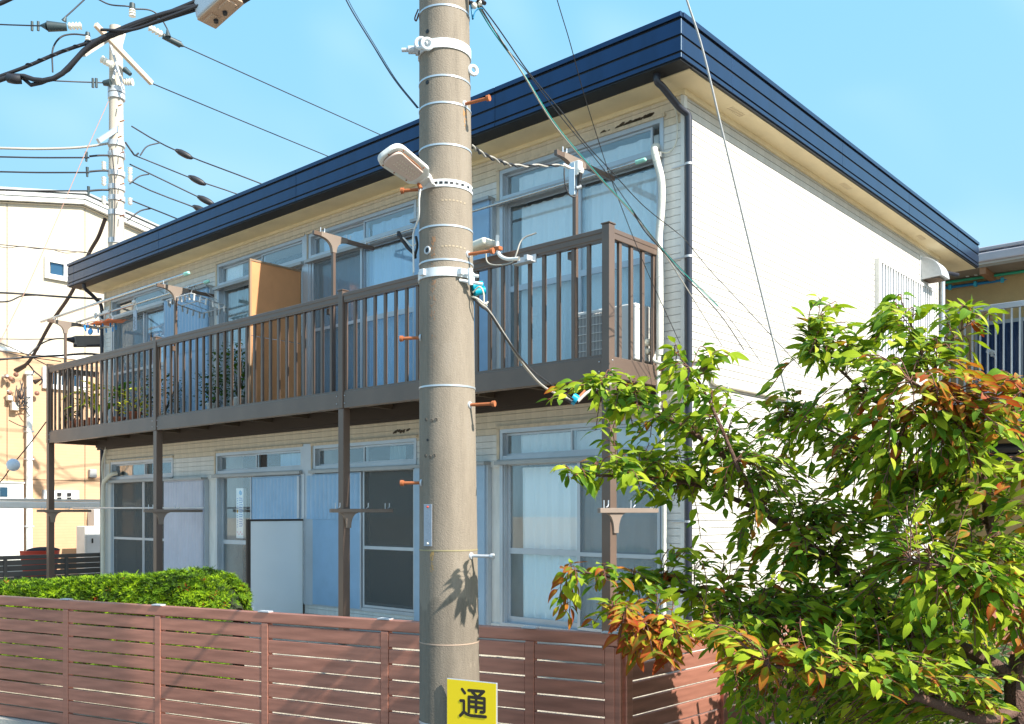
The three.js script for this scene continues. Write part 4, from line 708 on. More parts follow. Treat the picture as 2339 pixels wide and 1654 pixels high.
wire('paired black wires twisting from the pole top past the corner window', [[1090, 0, 4.85], [1135, 60, 5.1], [1160, 96, 5.2], [1200, 155, 5.5], [1240, 205, 5.8], [1285, 258, 6.1], [1340, 330, 6.5], [1400, 395, 6.8], [1468, 468, 7.2], [1545, 530, 7.7], [1572, 556, 8.6], [1620, 615, 8.8], [1700, 700, 8.8], [1830, 840, 8.6]], 0.0036);
wire('second strand of the black pair sagging below it near the pole top', [[1090, 2, 4.85], [1130, 70, 5.1], [1152, 104, 5.2], [1205, 166, 5.5], [1245, 220, 5.8], [1300, 290, 6.1], [1350, 350, 6.5], [1392, 404, 6.8], [1452, 490, 7.2], [1500, 552, 7.7], [1560, 618, 8.5], [1660, 720, 8.6], [1740, 830, 8.5]], 0.003);
wire('thin black wire from the top edge to the house corner beside the corner window', [[1170, -400, 5.4], [1270, -10, 6.2], [1300, 90, 6.4], [1331, 205, 6.7], [1364, 312, 7.1], [1400, 420, 7.6], [1470, 600, 8.2], [1553, 784, 8.75]], 0.0036);
wire('short bundle of three black wires taped together below the teal wire', [[1444, 480, 7.15], [1470, 524, 7.35], [1520, 580, 7.7], [1560, 628, 8.3], [1600, 668, 8.5], [1650, 725, 8.55], [1700, 800, 8.5]], 0.005);
{
  const t = thing('guy_wire', 'pale steel guy wire slanting down in front of the white side wall', 'guy wire', at(1810, 945, 7.2));
  part('strand', [tube(P3([[1440, -520, 6.2], [1560, -30, 6.6], [1600, 95, 6.68], [1650, 300, 6.8], [1720, 590, 7.0], [1806, 940, 7.2]]), 0.0078, 8, 60)], mat([0.42, 0.43, 0.43], 0.5, { map: grain, size: 0.04 }), t);
  part('wire_guard', [rod(at(1800, 915, 7.19), at(1812, 965, 7.21), 0.022, 0.022, 10), rod(at(1808, 950, 7.21), at(1822, 1010, 7.25), 0.008, 0.008, 6)], M.steel, t);
}
{
  // twisted service cable from the pole to the bracket on the corner stand, with its clamp
  const t = thing('service_cable', 'twisted grey service cable from the pole to the clamp on the laundry stand', 'cable', at(1290, 378, 7.3));
  const c = [[1076, 334, 4.9], [1100, 350, 5.2], [1140, 368, 5.7], [1175, 378, 6.3], [1230, 378, 6.9], [1286, 378, 7.35]], curve = new THREE.CatmullRomCurve3(P3(c));
  const helix = ph => { const pts = []; for (let i = 0; i <= 90; i++) { const p = curve.getPoint(i / 90), a = i / 90 * 40 + ph; pts.push(p.add(V(0, Math.cos(a) * 0.007, 0)).addScaledVector(RGT, Math.sin(a) * 0.007)); } return pts; };
  part('strand', [tube(helix(0), 0.0065, 6, 180)], M.cableGrey, t); part('strand', [tube(helix(3.1), 0.0065, 6, 180)], M.cable, t);
  const k = at(1290, 377, 7.35);
  part('clamp', [rod(at(1286, 376, 7.35), at(1302, 384, 7.38), 0.014, 0.012, 8), rod(at(1302, 384, 7.38), at(1312, 385, 7.4), 0.006, 0.006, 6), RB(-0.045, 0.045, -0.06, 0.06, -0.03, 0.03, 0.008).translate(...at(1316, 387, 7.45).toArray())], M.white, t);
  part('bracket', [RB(-0.03, 0.03, -0.13, 0.13, -0.02, 0.02, 0.005).translate(...at(1309, 411, 7.45).toArray())], M.steel, t);
  part('cap_insulator', [rod(at(1326, 391, 7.42), at(1326, 385, 7.42), 0.030, 0.026, 14), rod(at(1325, 396, 7.42), at(1326, 391, 7.42), 0.024, 0.028, 14)], M.ceramic, t);
  part('insulator_body', [rod(at(1321, 426, 7.42), at(1325, 395, 7.42), 0.013, 0.024, 12)], M.black, t);
  part('foot_clamp', [rod(at(1317, 430, 7.42), at(1328, 426, 7.42), 0.016, 0.016, 8)], M.galv, t);
  part('loop', [tube(P3([[1289, 384, 7.35], [1289, 405, 7.35], [1293, 430, 7.36], [1303, 447, 7.38], [1313, 450, 7.4], [1318, 440, 7.42], [1319, 430, 7.42]]), 0.006, 6, 40)], M.cable, t);
}
{
  const t = thing('service_cable', 'pair of grey cables sagging from the pole clamp under the balcony corner', 'cable', at(1310, 915, 7.3));
  const end = at(1312, 916, 7.2);
  part('strand', [tube(P3([[1078, 672, 4.82], [1092, 690, 4.95], [1112, 706, 5.2], [1150, 762, 5.7], [1205, 845, 6.4], [1252, 890, 6.9], [1312, 916, 7.2]]), 0.009, 8, 50)], M.cableGrey, t);
  part('strand', [tube(P3([[1080, 680, 4.82], [1100, 700, 5.0], [1116, 712, 5.25], [1154, 770, 5.7], [1207, 838, 6.4], [1250, 872, 6.9], [1318, 918, 7.2]]), 0.007, 8, 50)], M.cable, t);
  part('insulator', [0, 1].map(i => rod(at(1078 + i * 5, 655 + i * 12, 4.80), at(1102 + i * 5, 651 + i * 12, 4.82), 0.022, 0.022, 14)), mat([0.0, 0.30, 0.42], 0.25, { map: null }), t);
  part('tie_wire', [tube(P3([[1080, 668, 4.78], [1096, 655, 4.76], [1104, 668, 4.77], [1106, 690, 4.78], [1112, 698, 4.8]]), 0.004, 6, 30), tube(P3([[1078, 678, 4.78], [1090, 682, 4.76], [1108, 694, 4.78], [1114, 690, 4.8]]), 0.005, 6, 20)], M.cream, t);
  part('insulator', [rod(at(1306, 908, 7.2), at(1318, 916, 7.2), 0.045, 0.045, 14)], mat([0.0, 0.30, 0.5], 0.25, { map: null }), t);
  part('wrap', [tube(P3([[1288, 902, 7.15], [1296, 912, 7.15], [1306, 918, 7.15]]), 0.017, 8, 10)], M.cable, t);
  part('conduit', [tube(P3([[1318, 918, 7.22], [1345, 894, 7.5], [1382, 884, 7.9], [1396, 876, 8.0]]), 0.013, 8, 20)], M.cableGrey, t);
  part('clamp', [rod(at(1319, 910, 7.2), at(1336, 892, 7.35), 0.009, 0.009, 6)], M.rust, t);
}
{
  const t = thing('cable_end', 'taped black cable ends dangling at the left side of the utility pole', 'cable', at(946, 560, 4.9));
  part('cable', [tube(P3([[910, 530, 4.92], [918, 546, 4.92], [932, 566, 4.92], [946, 580, 4.9], [948, 590, 4.9]]), 0.010, 8, 24), tube(P3([[950, 540, 4.9], [953, 560, 4.9], [950, 576, 4.9], [947, 588, 4.9]]), 0.007, 8, 16), rod(at(909, 528, 4.92), at(911, 540, 4.92), 0.004, 0.012, 8)], M.cable, t);
  part('white_tail', [tube(P3([[920, 542, 4.9], [930, 552, 4.9], [942, 562, 4.9], [952, 556, 4.9]]), 0.004, 6, 16)], M.white, t);
}
{
  const t = thing('wire_fitting', 'black and white wire fittings right of the utility pole at the top edge', 'wire fitting', at(1085, 5, 4.85));
  part('insulator', [place(new THREE.SphereGeometry(0.016, 10, 8), at(1083, 13, 4.84)), place(new THREE.SphereGeometry(0.013, 10, 8), at(1098, 7, 4.84))], M.ceramic, t);
  part('bracket', [rod(at(1070, 4, 4.85), at(1082, 10, 4.84), 0.012, 0.012, 8), rod(at(1096, 0, 4.85), at(1108, 8, 4.83), 0.014, 0.01, 8), rod(at(1060, -40, 4.8), at(1110, -24, 4.75), 0.02, 0.02, 8)], M.cable, t);
  part('loose_wire', [tube(P3([[1074, 2, 4.84], [1077, 20, 4.84], [1080, 44, 4.84]]), 0.005, 6, 12), tube(P3([[1081, 42, 4.83], [1086, 26, 4.83], [1096, 19, 4.83], [1104, 20, 4.83]]), 0.0035, 6, 16)], M.blue, t);
}
{
  const q = onPole(953, 16, 0.006);
  solo('wire_loop', [tube([q.p.clone().add(V(0, 0.05, 0)), q.p.clone().add(V(0, 0.0, 0)).addScaledVector(RGT, -0.018), q.p.clone().add(V(0, -0.012, 0)).addScaledVector(RGT, -0.012), q.p.clone().add(V(0, 0.03, 0)).addScaledVector(RGT, 0.004)], 0.004, 6, 20)], mat([0.1, 0.04, 0.03], 0.6), 'small dark wire loop on the left edge of the utility pole top', 'wire');
}
// ------------------------------------------------------------------ far utility pole behind the left end of the roof
const FPd = 18.5;
const fpole = thing('utility_pole', 'distant pale concrete utility pole with crossarms beyond the left end of the roof', 'utility pole', V(at(266, 1168, FPd).x, 0, at(266, 1168, FPd).z));
{
  const base = bases.get(fpole), top = at(265, 62, FPd), w = (px) => px / 2103.4 * FPd;
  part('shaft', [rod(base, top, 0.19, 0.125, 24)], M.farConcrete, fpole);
  const A = (pts, r, m, name) => part(name, [tube(P3(pts), r, 6, pts.length * 8)], m, fpole);
  // crossarms
  const arm = (a, b, wd, h, m) => part('crossarm', [bar(at(...a), at(...b), wd, h)], m, fpole);
  const wood = mat([0.62, 0.50, 0.38], 0.7);
  arm([218, 56, 17.6], [346, 190, 18.9], 0.075, 0.09, wood); arm([190, 124, 18.0], [262, 78, 18.9], 0.075, 0.09, M.farConcrete);
  arm([224, 322, 18.0], [276, 288, 18.5], 0.07, 0.09, M.steel); 
  part('brace', [rod(at(250, 95, 18.2), at(283, 205, 18.3), 0.025), rod(at(285, 75, 18.6), at(258, 180, 18.3), 0.025)], M.galv, fpole);
  const clampY = [208, 222, 330, 355, 398, 430, 455, 488, 552]; clampY.forEach(y => part('clamp_band', [new THREE.CylinderGeometry(0.165, 0.165, 0.10, 20).translate(...at(266, y, FPd).toArray())], M.galv, fpole));
  const ins = (a, b, r = 0.075, n = 4) => { const p = at(...a), q = at(...b), gs = []; for (let i = 0; i < n; i++) { const u = p.clone().lerp(q, (i + 0.2) / n), v = p.clone().lerp(q, (i + 0.75) / n); gs.push(rod(u, v, r, r * 0.75, 12)); } gs.push(rod(p, q, r * 0.55, r * 0.55, 8)); part('insulator', gs, M.ceramic, fpole); };
  const dark = (a, b, r0, r1) => part('wire_clamp', [rod(at(...a), at(...b), r0, r1, 10)], mat([0.03, 0.05, 0.055], 0.5, { map: null }), fpole);
  ins([186, 59, 17.6], [155, 60, 17.5]); ins([340, 62, 18.8], [371, 80, 18.9]); ins([232, 135, 18.2], [258, 150, 18.2]); ins([304, 187, 18.6], [282, 187, 18.6]); ins([302, 38, 18.5], [302, 20, 18.5], 0.07, 3); ins([200, 92, 17.9], [200, 82, 17.9], 0.05, 2);
  dark([152, 62, 17.5], [108, 60, 17.4], 0.07, 0.10); dark([108, 60, 17.4], [92, 58, 17.4], 0.08, 0.015); dark([146, 48, 17.5], [150, 38, 17.5], 0.05, 0.015); dark([372, 82, 18.9], [412, 102, 19.1], 0.06, 0.07); dark([384, 84, 18.9], [382, 66, 18.9], 0.06, 0.015); dark([412, 102, 19.1], [420, 106, 19.1], 0.05, 0.015); dark([302, 20, 18.5], [302, 8, 18.5], 0.06, 0.055); dark([252, 189, 18.3], [236, 190, 18.3], 0.075, 0.05); dark([284, 158, 18.2], [298, 170, 18.2], 0.06, 0.04); dark([200, 82, 17.9], [200, 74, 17.9], 0.05, 0.04);
  for (const [x, y] of [[73, 58], [87, 58], [212, 188], [220, 188]]) dark([x, y - 9, 17.6], [x, y + 12, 17.6], 0.025, 0.025);
  for (const [x, y] of [[197, 357], [199, 392], [202, 436]]) { dark([x, y - 10, 18.2], [x, y + 12, 18.2], 0.03, 0.02); ins([237, y + 12, 18.4], [237, y + 32, 18.4], 0.05, 3); A([[204, y, 18.2], [228, y - 2, 18.3], [250, y - 2, 18.4]], 0.02, M.cable, 'lead'); }
  for (const [x, y] of [[297, 382], [297, 400], [297, 452]]) ins([x, y, 18.6], [x, y + 16, 18.6], 0.05, 3);
  for (let i = 0; i < 8; i++) part('step_bolt', [rod(at(270 + (i % 2) * 4, 242 + i * 36, FPd - 0.15), at(277 + (i % 2) * 6, 239 + i * 36, FPd - 0.25), 0.011)], M.rust, fpole);
  A([[120, 165, 17.6], [121, 110, 17.6], [140, 84, 17.7], [165, 78, 17.8], [194, 80, 17.9]], 0.016, M.cable, 'jumper'); A([[303, 20, 18.5], [345, 24, 18.7], [365, 38, 18.8], [382, 66, 18.9]], 0.016, M.cable, 'jumper'); A([[148, 40, 17.5], [170, 20, 17.7], [200, -8, 18]], 0.016, M.cable, 'jumper'); A([[220, -4, 18.2], [250, 10, 18.3], [290, 14, 18.4], [302, 16, 18.5]], 0.016, M.cable, 'jumper');
  A([[286, 325, 18.4], [300, 345, 18.4], [308, 355, 18.5], [316, 350, 18.6]], 0.018, M.cable, 'jumper'); A([[320, 355, 18.6], [335, 335, 18.7], [365, 326, 18.9]], 0.014, M.cable, 'jumper'); A([[296, 420, 18.5], [320, 402, 18.7], [340, 398, 18.8]], 0.014, M.cable, 'jumper'); A([[290, 505, 18.5], [320, 482, 18.7], [345, 476, 18.9]], 0.016, M.cable, 'jumper'); A([[255, 340, 18.3], [262, 420, 18.3], [260, 550, 18.3]], 0.012, M.cable, 'jumper');
}
const fw = (label, pts, r = 0.012, m = M.cable) => wire(label, pts, r, m);
fw('high black wire from the distant pole to the left edge, with small dampers', [[-800, 55, 17.5], [-30, 55, 17.4], [30, 57, 17.4], [92, 59, 17.4]], 0.014);
fw('long wire from the distant pole insulator down to the right behind the roof', [[418, 105, 19.1], [640, 205, 21], [900, 322, 24], [1500, 600, 40]], 0.013);
fw('long wire from the end of the pale crossarm down to the right behind the roof', [[346, 190, 18.9], [550, 275, 21], [800, 378, 24], [1500, 670, 40]], 0.013);
fw('black wire at mid height from the left edge to the distant pole crossarm', [[60, 178, 17.6], [120, 184, 17.7], [236, 189, 18.3]], 0.014);
fw('grey messenger cable from the left edge to the distant pole', [[-800, 338, 17.5], [-20, 338, 17.6], [90, 340, 17.9], [190, 336, 18.2], [250, 327, 18.4]], 0.025, M.cableGrey);
[[359, 'uppermost'], [393, 'middle'], [435, 'lowest']].forEach(([y, n]) => fw(n + ' of three level black wires left of the distant pole', [[-800, y - 1, 17.5], [-20, y - 1, 17.6], [86, y + 1, 17.9], [170, y + 1, 18.1], [204, y + 1, 18.2]], 0.016));
[[300, 288, 350, 318, 420, 352, 610, 425, 'topmost', true], [308, 355, 365, 378, 450, 412, 560, 450, 'second', true], [296, 375, 345, 398, 470, 458, 520, 480, 'third', true], [300, 415, 350, 438, 460, 480, 500, 500, 'fourth', true], [300, 458, 350, 478, 405, 500, 430, 512, 'lowest', false]].forEach(([a, b, c, d, e, f, g, h, n, s]) => { wire(n + ' of the wires fanning right from the distant pole to the roof edge', [[a, b, 18.6], [c, d, 18.9], [e, f, 19.5], [g, h, 20], [1400, h + (1400 - g) * 0.42, 38]], 0.014, M.cable, s ? () => [place(new THREE.SphereGeometry(0.07, 8, 6).scale(3, 1, 1), at(e, f, 19.45), 0, 0.85, -0.45)] : null); });
fw('thin orange line slanting from the distant pole to the lower left', [[248, 230, 18.4], [190, 360, 18.0], [130, 500, 17.6], [60, 660, 17.2], [-10, 800, 16.8]], 0.007, mat([0.42, 0.24, 0.18], 0.7, { map: null }));
fw('thick sleeved cable running from the distant pole down to the white service mast', [[240, 500, 18.3], [225, 540, 18.5], [205, 575, 18.8], [165, 665, 19.5], [115, 740, 20.3], [62, 830, 21.0], [34, 846, 21.2]], 0.04, mat([0.06, 0.035, 0.028], 0.6, { map: null }));
fw('black cable across the beige building ending at the house downpipe', [[-800, 668, 17.5], [-20, 668, 17], [60, 672, 17.2], [140, 678, 17.4], [232, 683, 17.6]], 0.018);
fw('sagging loop of black cable below the one ending at the downpipe', [[-20, 690, 17], [20, 688, 17], [50, 676, 17.2], [85, 674, 17.3]], 0.014);
fw('wavy thin wire high on the beige building', Array.from({ length: 14 }, (_, i) => [-10 + i * 16, 560 + i * 1.4 + 4 * Math.sin(i * 1.1) * Math.sin(i * 0.37 + 1), 17.5]), 0.006);
fw('straight thin wire high on the beige building above the wavy one', [[-800, 500, 17.5], [-10, 558, 17.5], [100, 568, 17.8], [206, 578, 18.2]], 0.008);
fw('black cable across the belt line of the beige building', [[-800, 822, 17.5], [-20, 822, 17], [60, 816, 17.3], [140, 812, 17.6], [200, 808, 17.8], [240, 812, 18]], 0.02);
fw('black cable rising to the dark cable closure', [[60, 815, 17.3], [95, 785, 17.5], [120, 775, 17.6], [150, 774, 17.8], [166, 776, 17.9]], 0.014);
fw('thin wire level with the dark cable closure', [[-800, 774, 17.5], [-20, 774, 17], [60, 775, 17.3], [130, 774, 17.6]], 0.008);
fw('thin crossing wire descending right below the belt line', [[-800, 520, 17.5], [-10, 780, 17], [60, 810, 17.3], [106, 834, 17.5]], 0.009);
fw('lower crossing wire descending right over tan siding', [[-800, 700, 17.5], [-10, 800, 17], [50, 813, 17.3], [140, 826, 17.6]], 0.009);
fw('wire slanting up behind the left balcony column to the service mast', [[-800, 1700, 17.5], [-10, 1112, 19], [30, 1060, 19], [66, 1016, 18.8], [105, 964, 18.6]], 0.012);
{
  const t = thing('cable_closure', 'dark grey cable closure hanging on the black cable left of the balcony', 'cable closure', at(196, 779, 18));
  part('case', [bar(at(170, 780, 17.9), at(236, 779, 18.3), 0.16, 0.20)], mat([0.15, 0.15, 0.145], 0.6), t);
  part('cone', [rod(at(152, 775, 17.85), at(171, 777, 17.95), 0.03, 0.07, 10), rod(at(168, 790, 17.85), at(240, 789, 18.25), 0.03, 0.03, 6)], M.cable, t);
}
solo('line_marker', [place(new THREE.SphereGeometry(0.13, 16, 12), at(30, 1062, 18.9))], mat([0.55, 0.66, 0.78], 0.4), 'round pale blue ball on the slanting wire at lower left', 'line marker');

// ------------------------------------------------------------------ beige building at the left
const LX = -20;
const lb = thing('apartment_building', 'three-storey beige building at the left edge with tan lower storey and white windows', 'building', V(LX, 0, -2.9));
{
  const tileTex = (() => { const S = 256, d = new Uint8Array(S * S * 4), n = noise2(32, 6); for (let j = 0; j < S; j++) for (let i = 0; i < S; i++) { const row = Math.floor(j / 21.34), jx = j % 21.34 < 2.2, ix = ((i + (row % 2) * 40 + 13 * ((row * 7) % 3)) % 64) < 1.6, k = jx ? 0.80 : ix ? 0.90 : 0.93 + 0.07 * n(Math.floor((i + row * 40) / 64) * 3.3, row * 1.7); const o = (j * S + i) * 4; d[o] = d[o + 1] = d[o + 2] = k * 255; d[o + 3] = 255; } const t = new THREE.DataTexture(d, S, S); t.wrapS = t.wrapT = THREE.RepeatWrapping; t.magFilter = THREE.LinearFilter; t.minFilter = THREE.LinearMipmapLinearFilter; t.generateMipmaps = true; t.needsUpdate = true; return t; })();
  const up = mat([0.54, 0.475, 0.375], 0.7, { map: tileTex, size: 1.15 }), low = mat([0.54, 0.345, 0.205], 0.7, { map: tileTex, size: 0.9 });
  const sh = new THREE.Shape(); sh.moveTo(-8, 0); sh.lineTo(4.2, 0); sh.lineTo(4.2, 8.2); sh.lineTo(-2.9 + 0.0, 9.66); sh.lineTo(-8, 8.65); sh.closePath();
  part('body', [new THREE.ExtrudeGeometry(sh, { depth: 9, bevelEnabled: false }).rotateY(-Math.PI / 2).translate(LX - 0.05, 0, 0)], M.core, lb);
  // siding panels with narrow joints
  const zs = [-7.95, -4.95, -2.98, -1.05, 0.9, 2.4, 4.15], roofY = z => z > -2.9 ? 9.7 - (z + 2.9) * 0.2 : 9.7 - (-2.9 - z) * 0.2;
  for (let i = 0; i < 6; i++) {
    const a = zs[i] + 0.008, b = zs[i + 1] - 0.008, s = new THREE.Shape();
    s.moveTo(a, 5.70); s.lineTo(b, 5.70); s.lineTo(b, roofY(b) - 0.02); if (a < -2.9 && b > -2.9) s.lineTo(-2.9, 9.66); s.lineTo(a, roofY(a) - 0.02); s.closePath();
    part('siding_panel', [new THREE.ExtrudeGeometry(s, { depth: 0.04, bevelEnabled: false }).rotateY(-Math.PI / 2).translate(LX + 0.0, 0, 0)], up, lb);
    for (const [y0, y1] of [[0, 2.4], [2.415, 5.60]]) part('siding_panel', [B(LX - 0.04, LX, y0, y1, a, b)], low, lb);
  }
  part('belt', [RB(LX - 0.04, LX + 0.03, 5.6, 5.7, -8, 4.2, 0.008)], M.white, lb);
  const rf = sub('roof', lb);
  for (const [a, b] of [[4.6, -2.9], [-2.9, -8.3]]) {
    for (const [o, h, dx] of [[0.02, 0.12, 0.16], [0.145, 0.10, 0.2]]) part('barge_board', [bar(V(LX + dx / 2, roofY(a) + o + h / 2, a), V(LX + dx / 2, roofY(b) + o + h / 2, b), dx, h)], M.white, rf);
    part('roof_sheet', [bar(V(LX - 4.5, roofY(a) + 0.29, a), V(LX - 4.5, roofY(b) + 0.29, b), 9.5, 0.05)], M.aluDull, rf);
    part('eave_shadow_board', [bar(V(LX + 0.02, roofY(a) - 0.02, a), V(LX + 0.02, roofY(b) - 0.02, b), 0.04, 0.03)], M.trim, rf);
  }
  const gl = mat([0.05, 0.13, 0.22], 0.05, { map: null, metal: 0.6 });
  const win = (z0, z1, y0, y1, n) => { const w = sub('window', lb); const f = [B(LX, LX + 0.09, y0, y1, z0, z0 + 0.11), B(LX, LX + 0.09, y0, y1, z1 - 0.11, z1), B(LX, LX + 0.09, y1 - 0.12, y1, z0 + 0.11, z1 - 0.11), B(LX, LX + 0.09, y0, y0 + 0.12, z0 + 0.11, z1 - 0.11)]; const W = (z1 - z0 - 0.22) / n; for (let i = 1; i < n; i++) f.push(B(LX, LX + 0.085, y0 + 0.12, y1 - 0.12, z0 + 0.11 + W * i - 0.05, z0 + 0.11 + W * i + 0.05)); part('frame', f, M.white, w); for (let i = 0; i < n; i++) part('pane', [B(LX + 0.005, LX + 0.02, y0 + 0.12, y1 - 0.12, z0 + 0.11 + W * i + 0.05, z0 + 0.11 + W * (i + 1) - 0.05)], gl, w); };
  win(-2.98, -1.93, 7.6, 8.15, 2); win(-3.0, -1.88, 4.76, 5.32, 3);
  // white shutter door with a small window, low left
  const dr = sub('door', lb);
  part('leaf', [B(LX + 0.001, LX + 0.06, 0.95, 2.30, -1.42, 1.2)], M.white, dr); part('plinth', [B(LX + 0.001, LX + 0.07, 0, 0.948, -1.42, 1.2)], mat([0.62, 0.65, 0.62], 0.5), dr); part('pane', [B(LX + 0.06, LX + 0.068, 1.96, 2.2, -1.04, -0.86)], gl, dr); part('head', [B(LX + 0.001, LX + 0.09, 2.302, 2.34, -1.44, 1.22)], M.white, dr);
  // slatted service opening
  const mt = sub('meter_cabinet', lb);
  part('frame', [B(LX, LX + 0.12, 1.82, 2.15, -2.78, -1.88)], M.alu, mt); part('recess', [B(LX + 0.121, LX + 0.125, 1.85, 2.12, -2.74, -1.92)], M.white, mt);
  for (let i = 0; i < 6; i++) part('meter', [B(LX + 0.126, LX + 0.16, 1.88 + (i % 2) * 0.12, 1.96 + (i % 2) * 0.12, -2.06 - Math.floor(i / 2) * 0.25, -1.96 - Math.floor(i / 2) * 0.25)], M.black, mt);
  const vc = sub('vent_cap', lb); part('hood', [RB(LX, LX + 0.12, 2.5, 2.72, -3.25, -3.06, 0.02)], M.aluDull, vc); part('opening', [B(LX + 0.02, LX + 0.10, 2.488, 2.499, -3.23, -3.08)], M.black, vc);
  const sp = sub('drainpipe', lb);
  part('pipe', [rod(V(LX + 0.12, 0, -1.53), V(LX + 0.12, 5.06, -1.53), 0.075, 0.075, 14)], M.white, sp); part('cap', [rod(V(LX + 0.12, 5.06, -1.53), V(LX + 0.12, 5.14, -1.53), 0.12, 0.10, 14)], M.white, sp); for (const y of [3.6, 2.9, 1.9, 1.2]) part('clip', [B(LX, LX + 0.2, y, y + 0.04, -1.62, -1.44)], M.galv, sp);
}
{
  const c = V(LX + 0.25, 4.6, -1.2), t = thing('wire_fitting', 'tangle of insulators, clips and drooping wires beside the white service mast', 'wire fitting', c.clone());
  part('box', [RB(LX + 0.05, LX + 0.2, 4.12, 4.32, -1.26, -1.1, 0.02), RB(LX + 0.05, LX + 0.2, 4.36, 4.48, -1.12, -1.0, 0.02)], M.cream, t);
  part('insulator', [[4.95, -0.98], [4.9, -1.08], [5.02, -1.2], [4.55, -1.05], [4.48, -1.3], [4.6, -1.7]].map(([y, z]) => place(new THREE.SphereGeometry(0.06, 10, 8), V(LX + 0.16, y, z))), mat([0.25, 0.12, 0.08], 0.5), t);
  const r = rng(61), gs = []; for (let i = 0; i < 9; i++) { const z0 = -1.0 - r() * 0.5, y0 = 4.9 - r() * 0.4; gs.push(tube([V(LX + 0.18, y0, z0), V(LX + 0.25, y0 - 0.15 - r() * 0.3, z0 - 0.1 + r() * 0.2), V(LX + 0.2, y0 - 0.25 - r() * 0.4, z0 - 0.25 + r() * 0.3), V(LX + 0.13, y0 - 0.1 - r() * 0.3, -1.48)], 0.011, 5, 20)); }
  gs.push(tube(P3([[63, 830, 21], [78, 848, 21], [94, 862, 21], [96, 872, 21], [90, 880, 21]]), 0.016, 6, 24), tube(P3([[64, 832, 21], [74, 842, 21], [76, 852, 21], [72, 856, 21]]), 0.012, 6, 20), tube(P3([[20, 960, 21.3], [45, 972, 21.3], [60, 976, 21.3]]), 0.01, 6, 16));
  part('wire', gs, M.cable, t);
  part('splice', [rod(at(94, 866, 21), at(78, 873, 21), 0.02, 0.06, 8), rod(at(38, 846, 21.2), at(56, 836, 21.1), 0.06, 0.05, 8)], mat([0.10, 0.06, 0.04], 0.6), t);
  part('bracket', [rod(V(LX, 4.95, -0.95), V(LX + 0.3, 4.95, -0.95), 0.03), rod(V(LX, 4.3, -1.2), V(LX + 0.2, 4.6, -1.0), 0.025)], M.galv, t);
}
{
  const t = thing('carport_roof', 'low pale carport roof edge in front of the tan wall at lower left', 'carport', V(-16.2, 0, 0));
  part('fascia', [RB(-15.86, -15.78, 1.66, 1.80, -2.1, 4, 0.02)], M.white, t);
  part('sheet', [bar(V(-17, 1.84, 4), V(-17, 1.84, -1.7), 2.3, 0.05), bar(V(-17, 1.84, -1.7), V(-17, 1.80, -2.12), 2.3, 0.05)], mat([0.62, 0.58, 0.52], 0.4), t);
  part('post', [RB(-15.9, -15.8, 0, 1.66, 1.2, 1.3), RB(-17.9, -17.8, 0, 1.80, 1.2, 1.3)], M.cream, t);
}
{
  const mk = (label, x, z0, z1, h, lock) => { const t = thing('storage_cabinet', label, 'cabinet', V(x, 0, (z0 + z1) / 2)); part('body', [RB(x - 0.5, x, 0, h, z0, z1, 0.015)], M.white, t); part('door', [RB(x + 0.001, x + 0.02, 0.1, h - 0.22, z0 + 0.04, z1 - 0.04, 0.006)], mat([0.66, 0.68, 0.68], 0.5), t); part('handle', [RB(x + 0.02, x + 0.035, lock - 0.06, lock + 0.06, z1 - 0.2, z1 - 0.16, 0.004)], M.black, t); };
  mk('white metal cabinet with grey door behind the dark grey fence', -18.8, -3.4, -2.45, 1.22, 0.85);
  mk('tall white cabinet partly hidden behind the shorter one beyond the fence', -19.6, -3.9, -3.05, 1.66, 1.35);
}
{
  const t = thing('barrow', 'red tub with a dark cover just behind the dark grey fence', 'barrow', V(-15.2, 0, -0.05));
  part('tub', [place(new THREE.CylinderGeometry(0.34, 0.26, 0.62, 20, 1).scale(0.7, 1, 1.15), V(-15.2, 0.48, 0.05))], M.red, t);
  part('cover', [place(new THREE.SphereGeometry(0.33, 18, 8, 0, 6.29, 0, 1.57).scale(0.62, 0.22, 1.0), V(-15.2, 0.79, -0.02))], mat([0.03, 0.03, 0.035], 0.8), t);
  part('wheel', [place(new THREE.TorusGeometry(0.14, 0.04, 8, 18), V(-15.2, 0.17, 0.4), 0, 1.57, 0)], M.black, t);
}
{
  const t = thing('planter', 'low orange flower planter behind the dark grey fence near the house', 'planter', V(-15.3, 0, -2.3));
  part('trough', [RB(-15.45, -15.15, 0, 0.3, -2.9, -1.5, 0.03)], M.terracotta, t);
  const r = rng(12), gs = [], fl = []; for (let i = 0; i < 160; i++) { const z = -2.9 + 1.4 * r(), p = V(-15.3 + (r() - 0.5) * 0.3, 0.3 + 0.3 * r(), z); gs.push(place(leafGeo(0.08, 0.03, 0.4, 0.2, () => [0.08, 0.2, 0.03], 2), p, 0, r() * 6, r())); if (r() < 0.5) fl.push(place(new THREE.SphereGeometry(0.035, 7, 5), p.clone().add(V(0, 0.05, 0)))); }
  part('leaves', gs, LM, t, true); part('flower', fl, mat([0.8, 0.36, 0.02], 0.7, { map: null }), t);
}
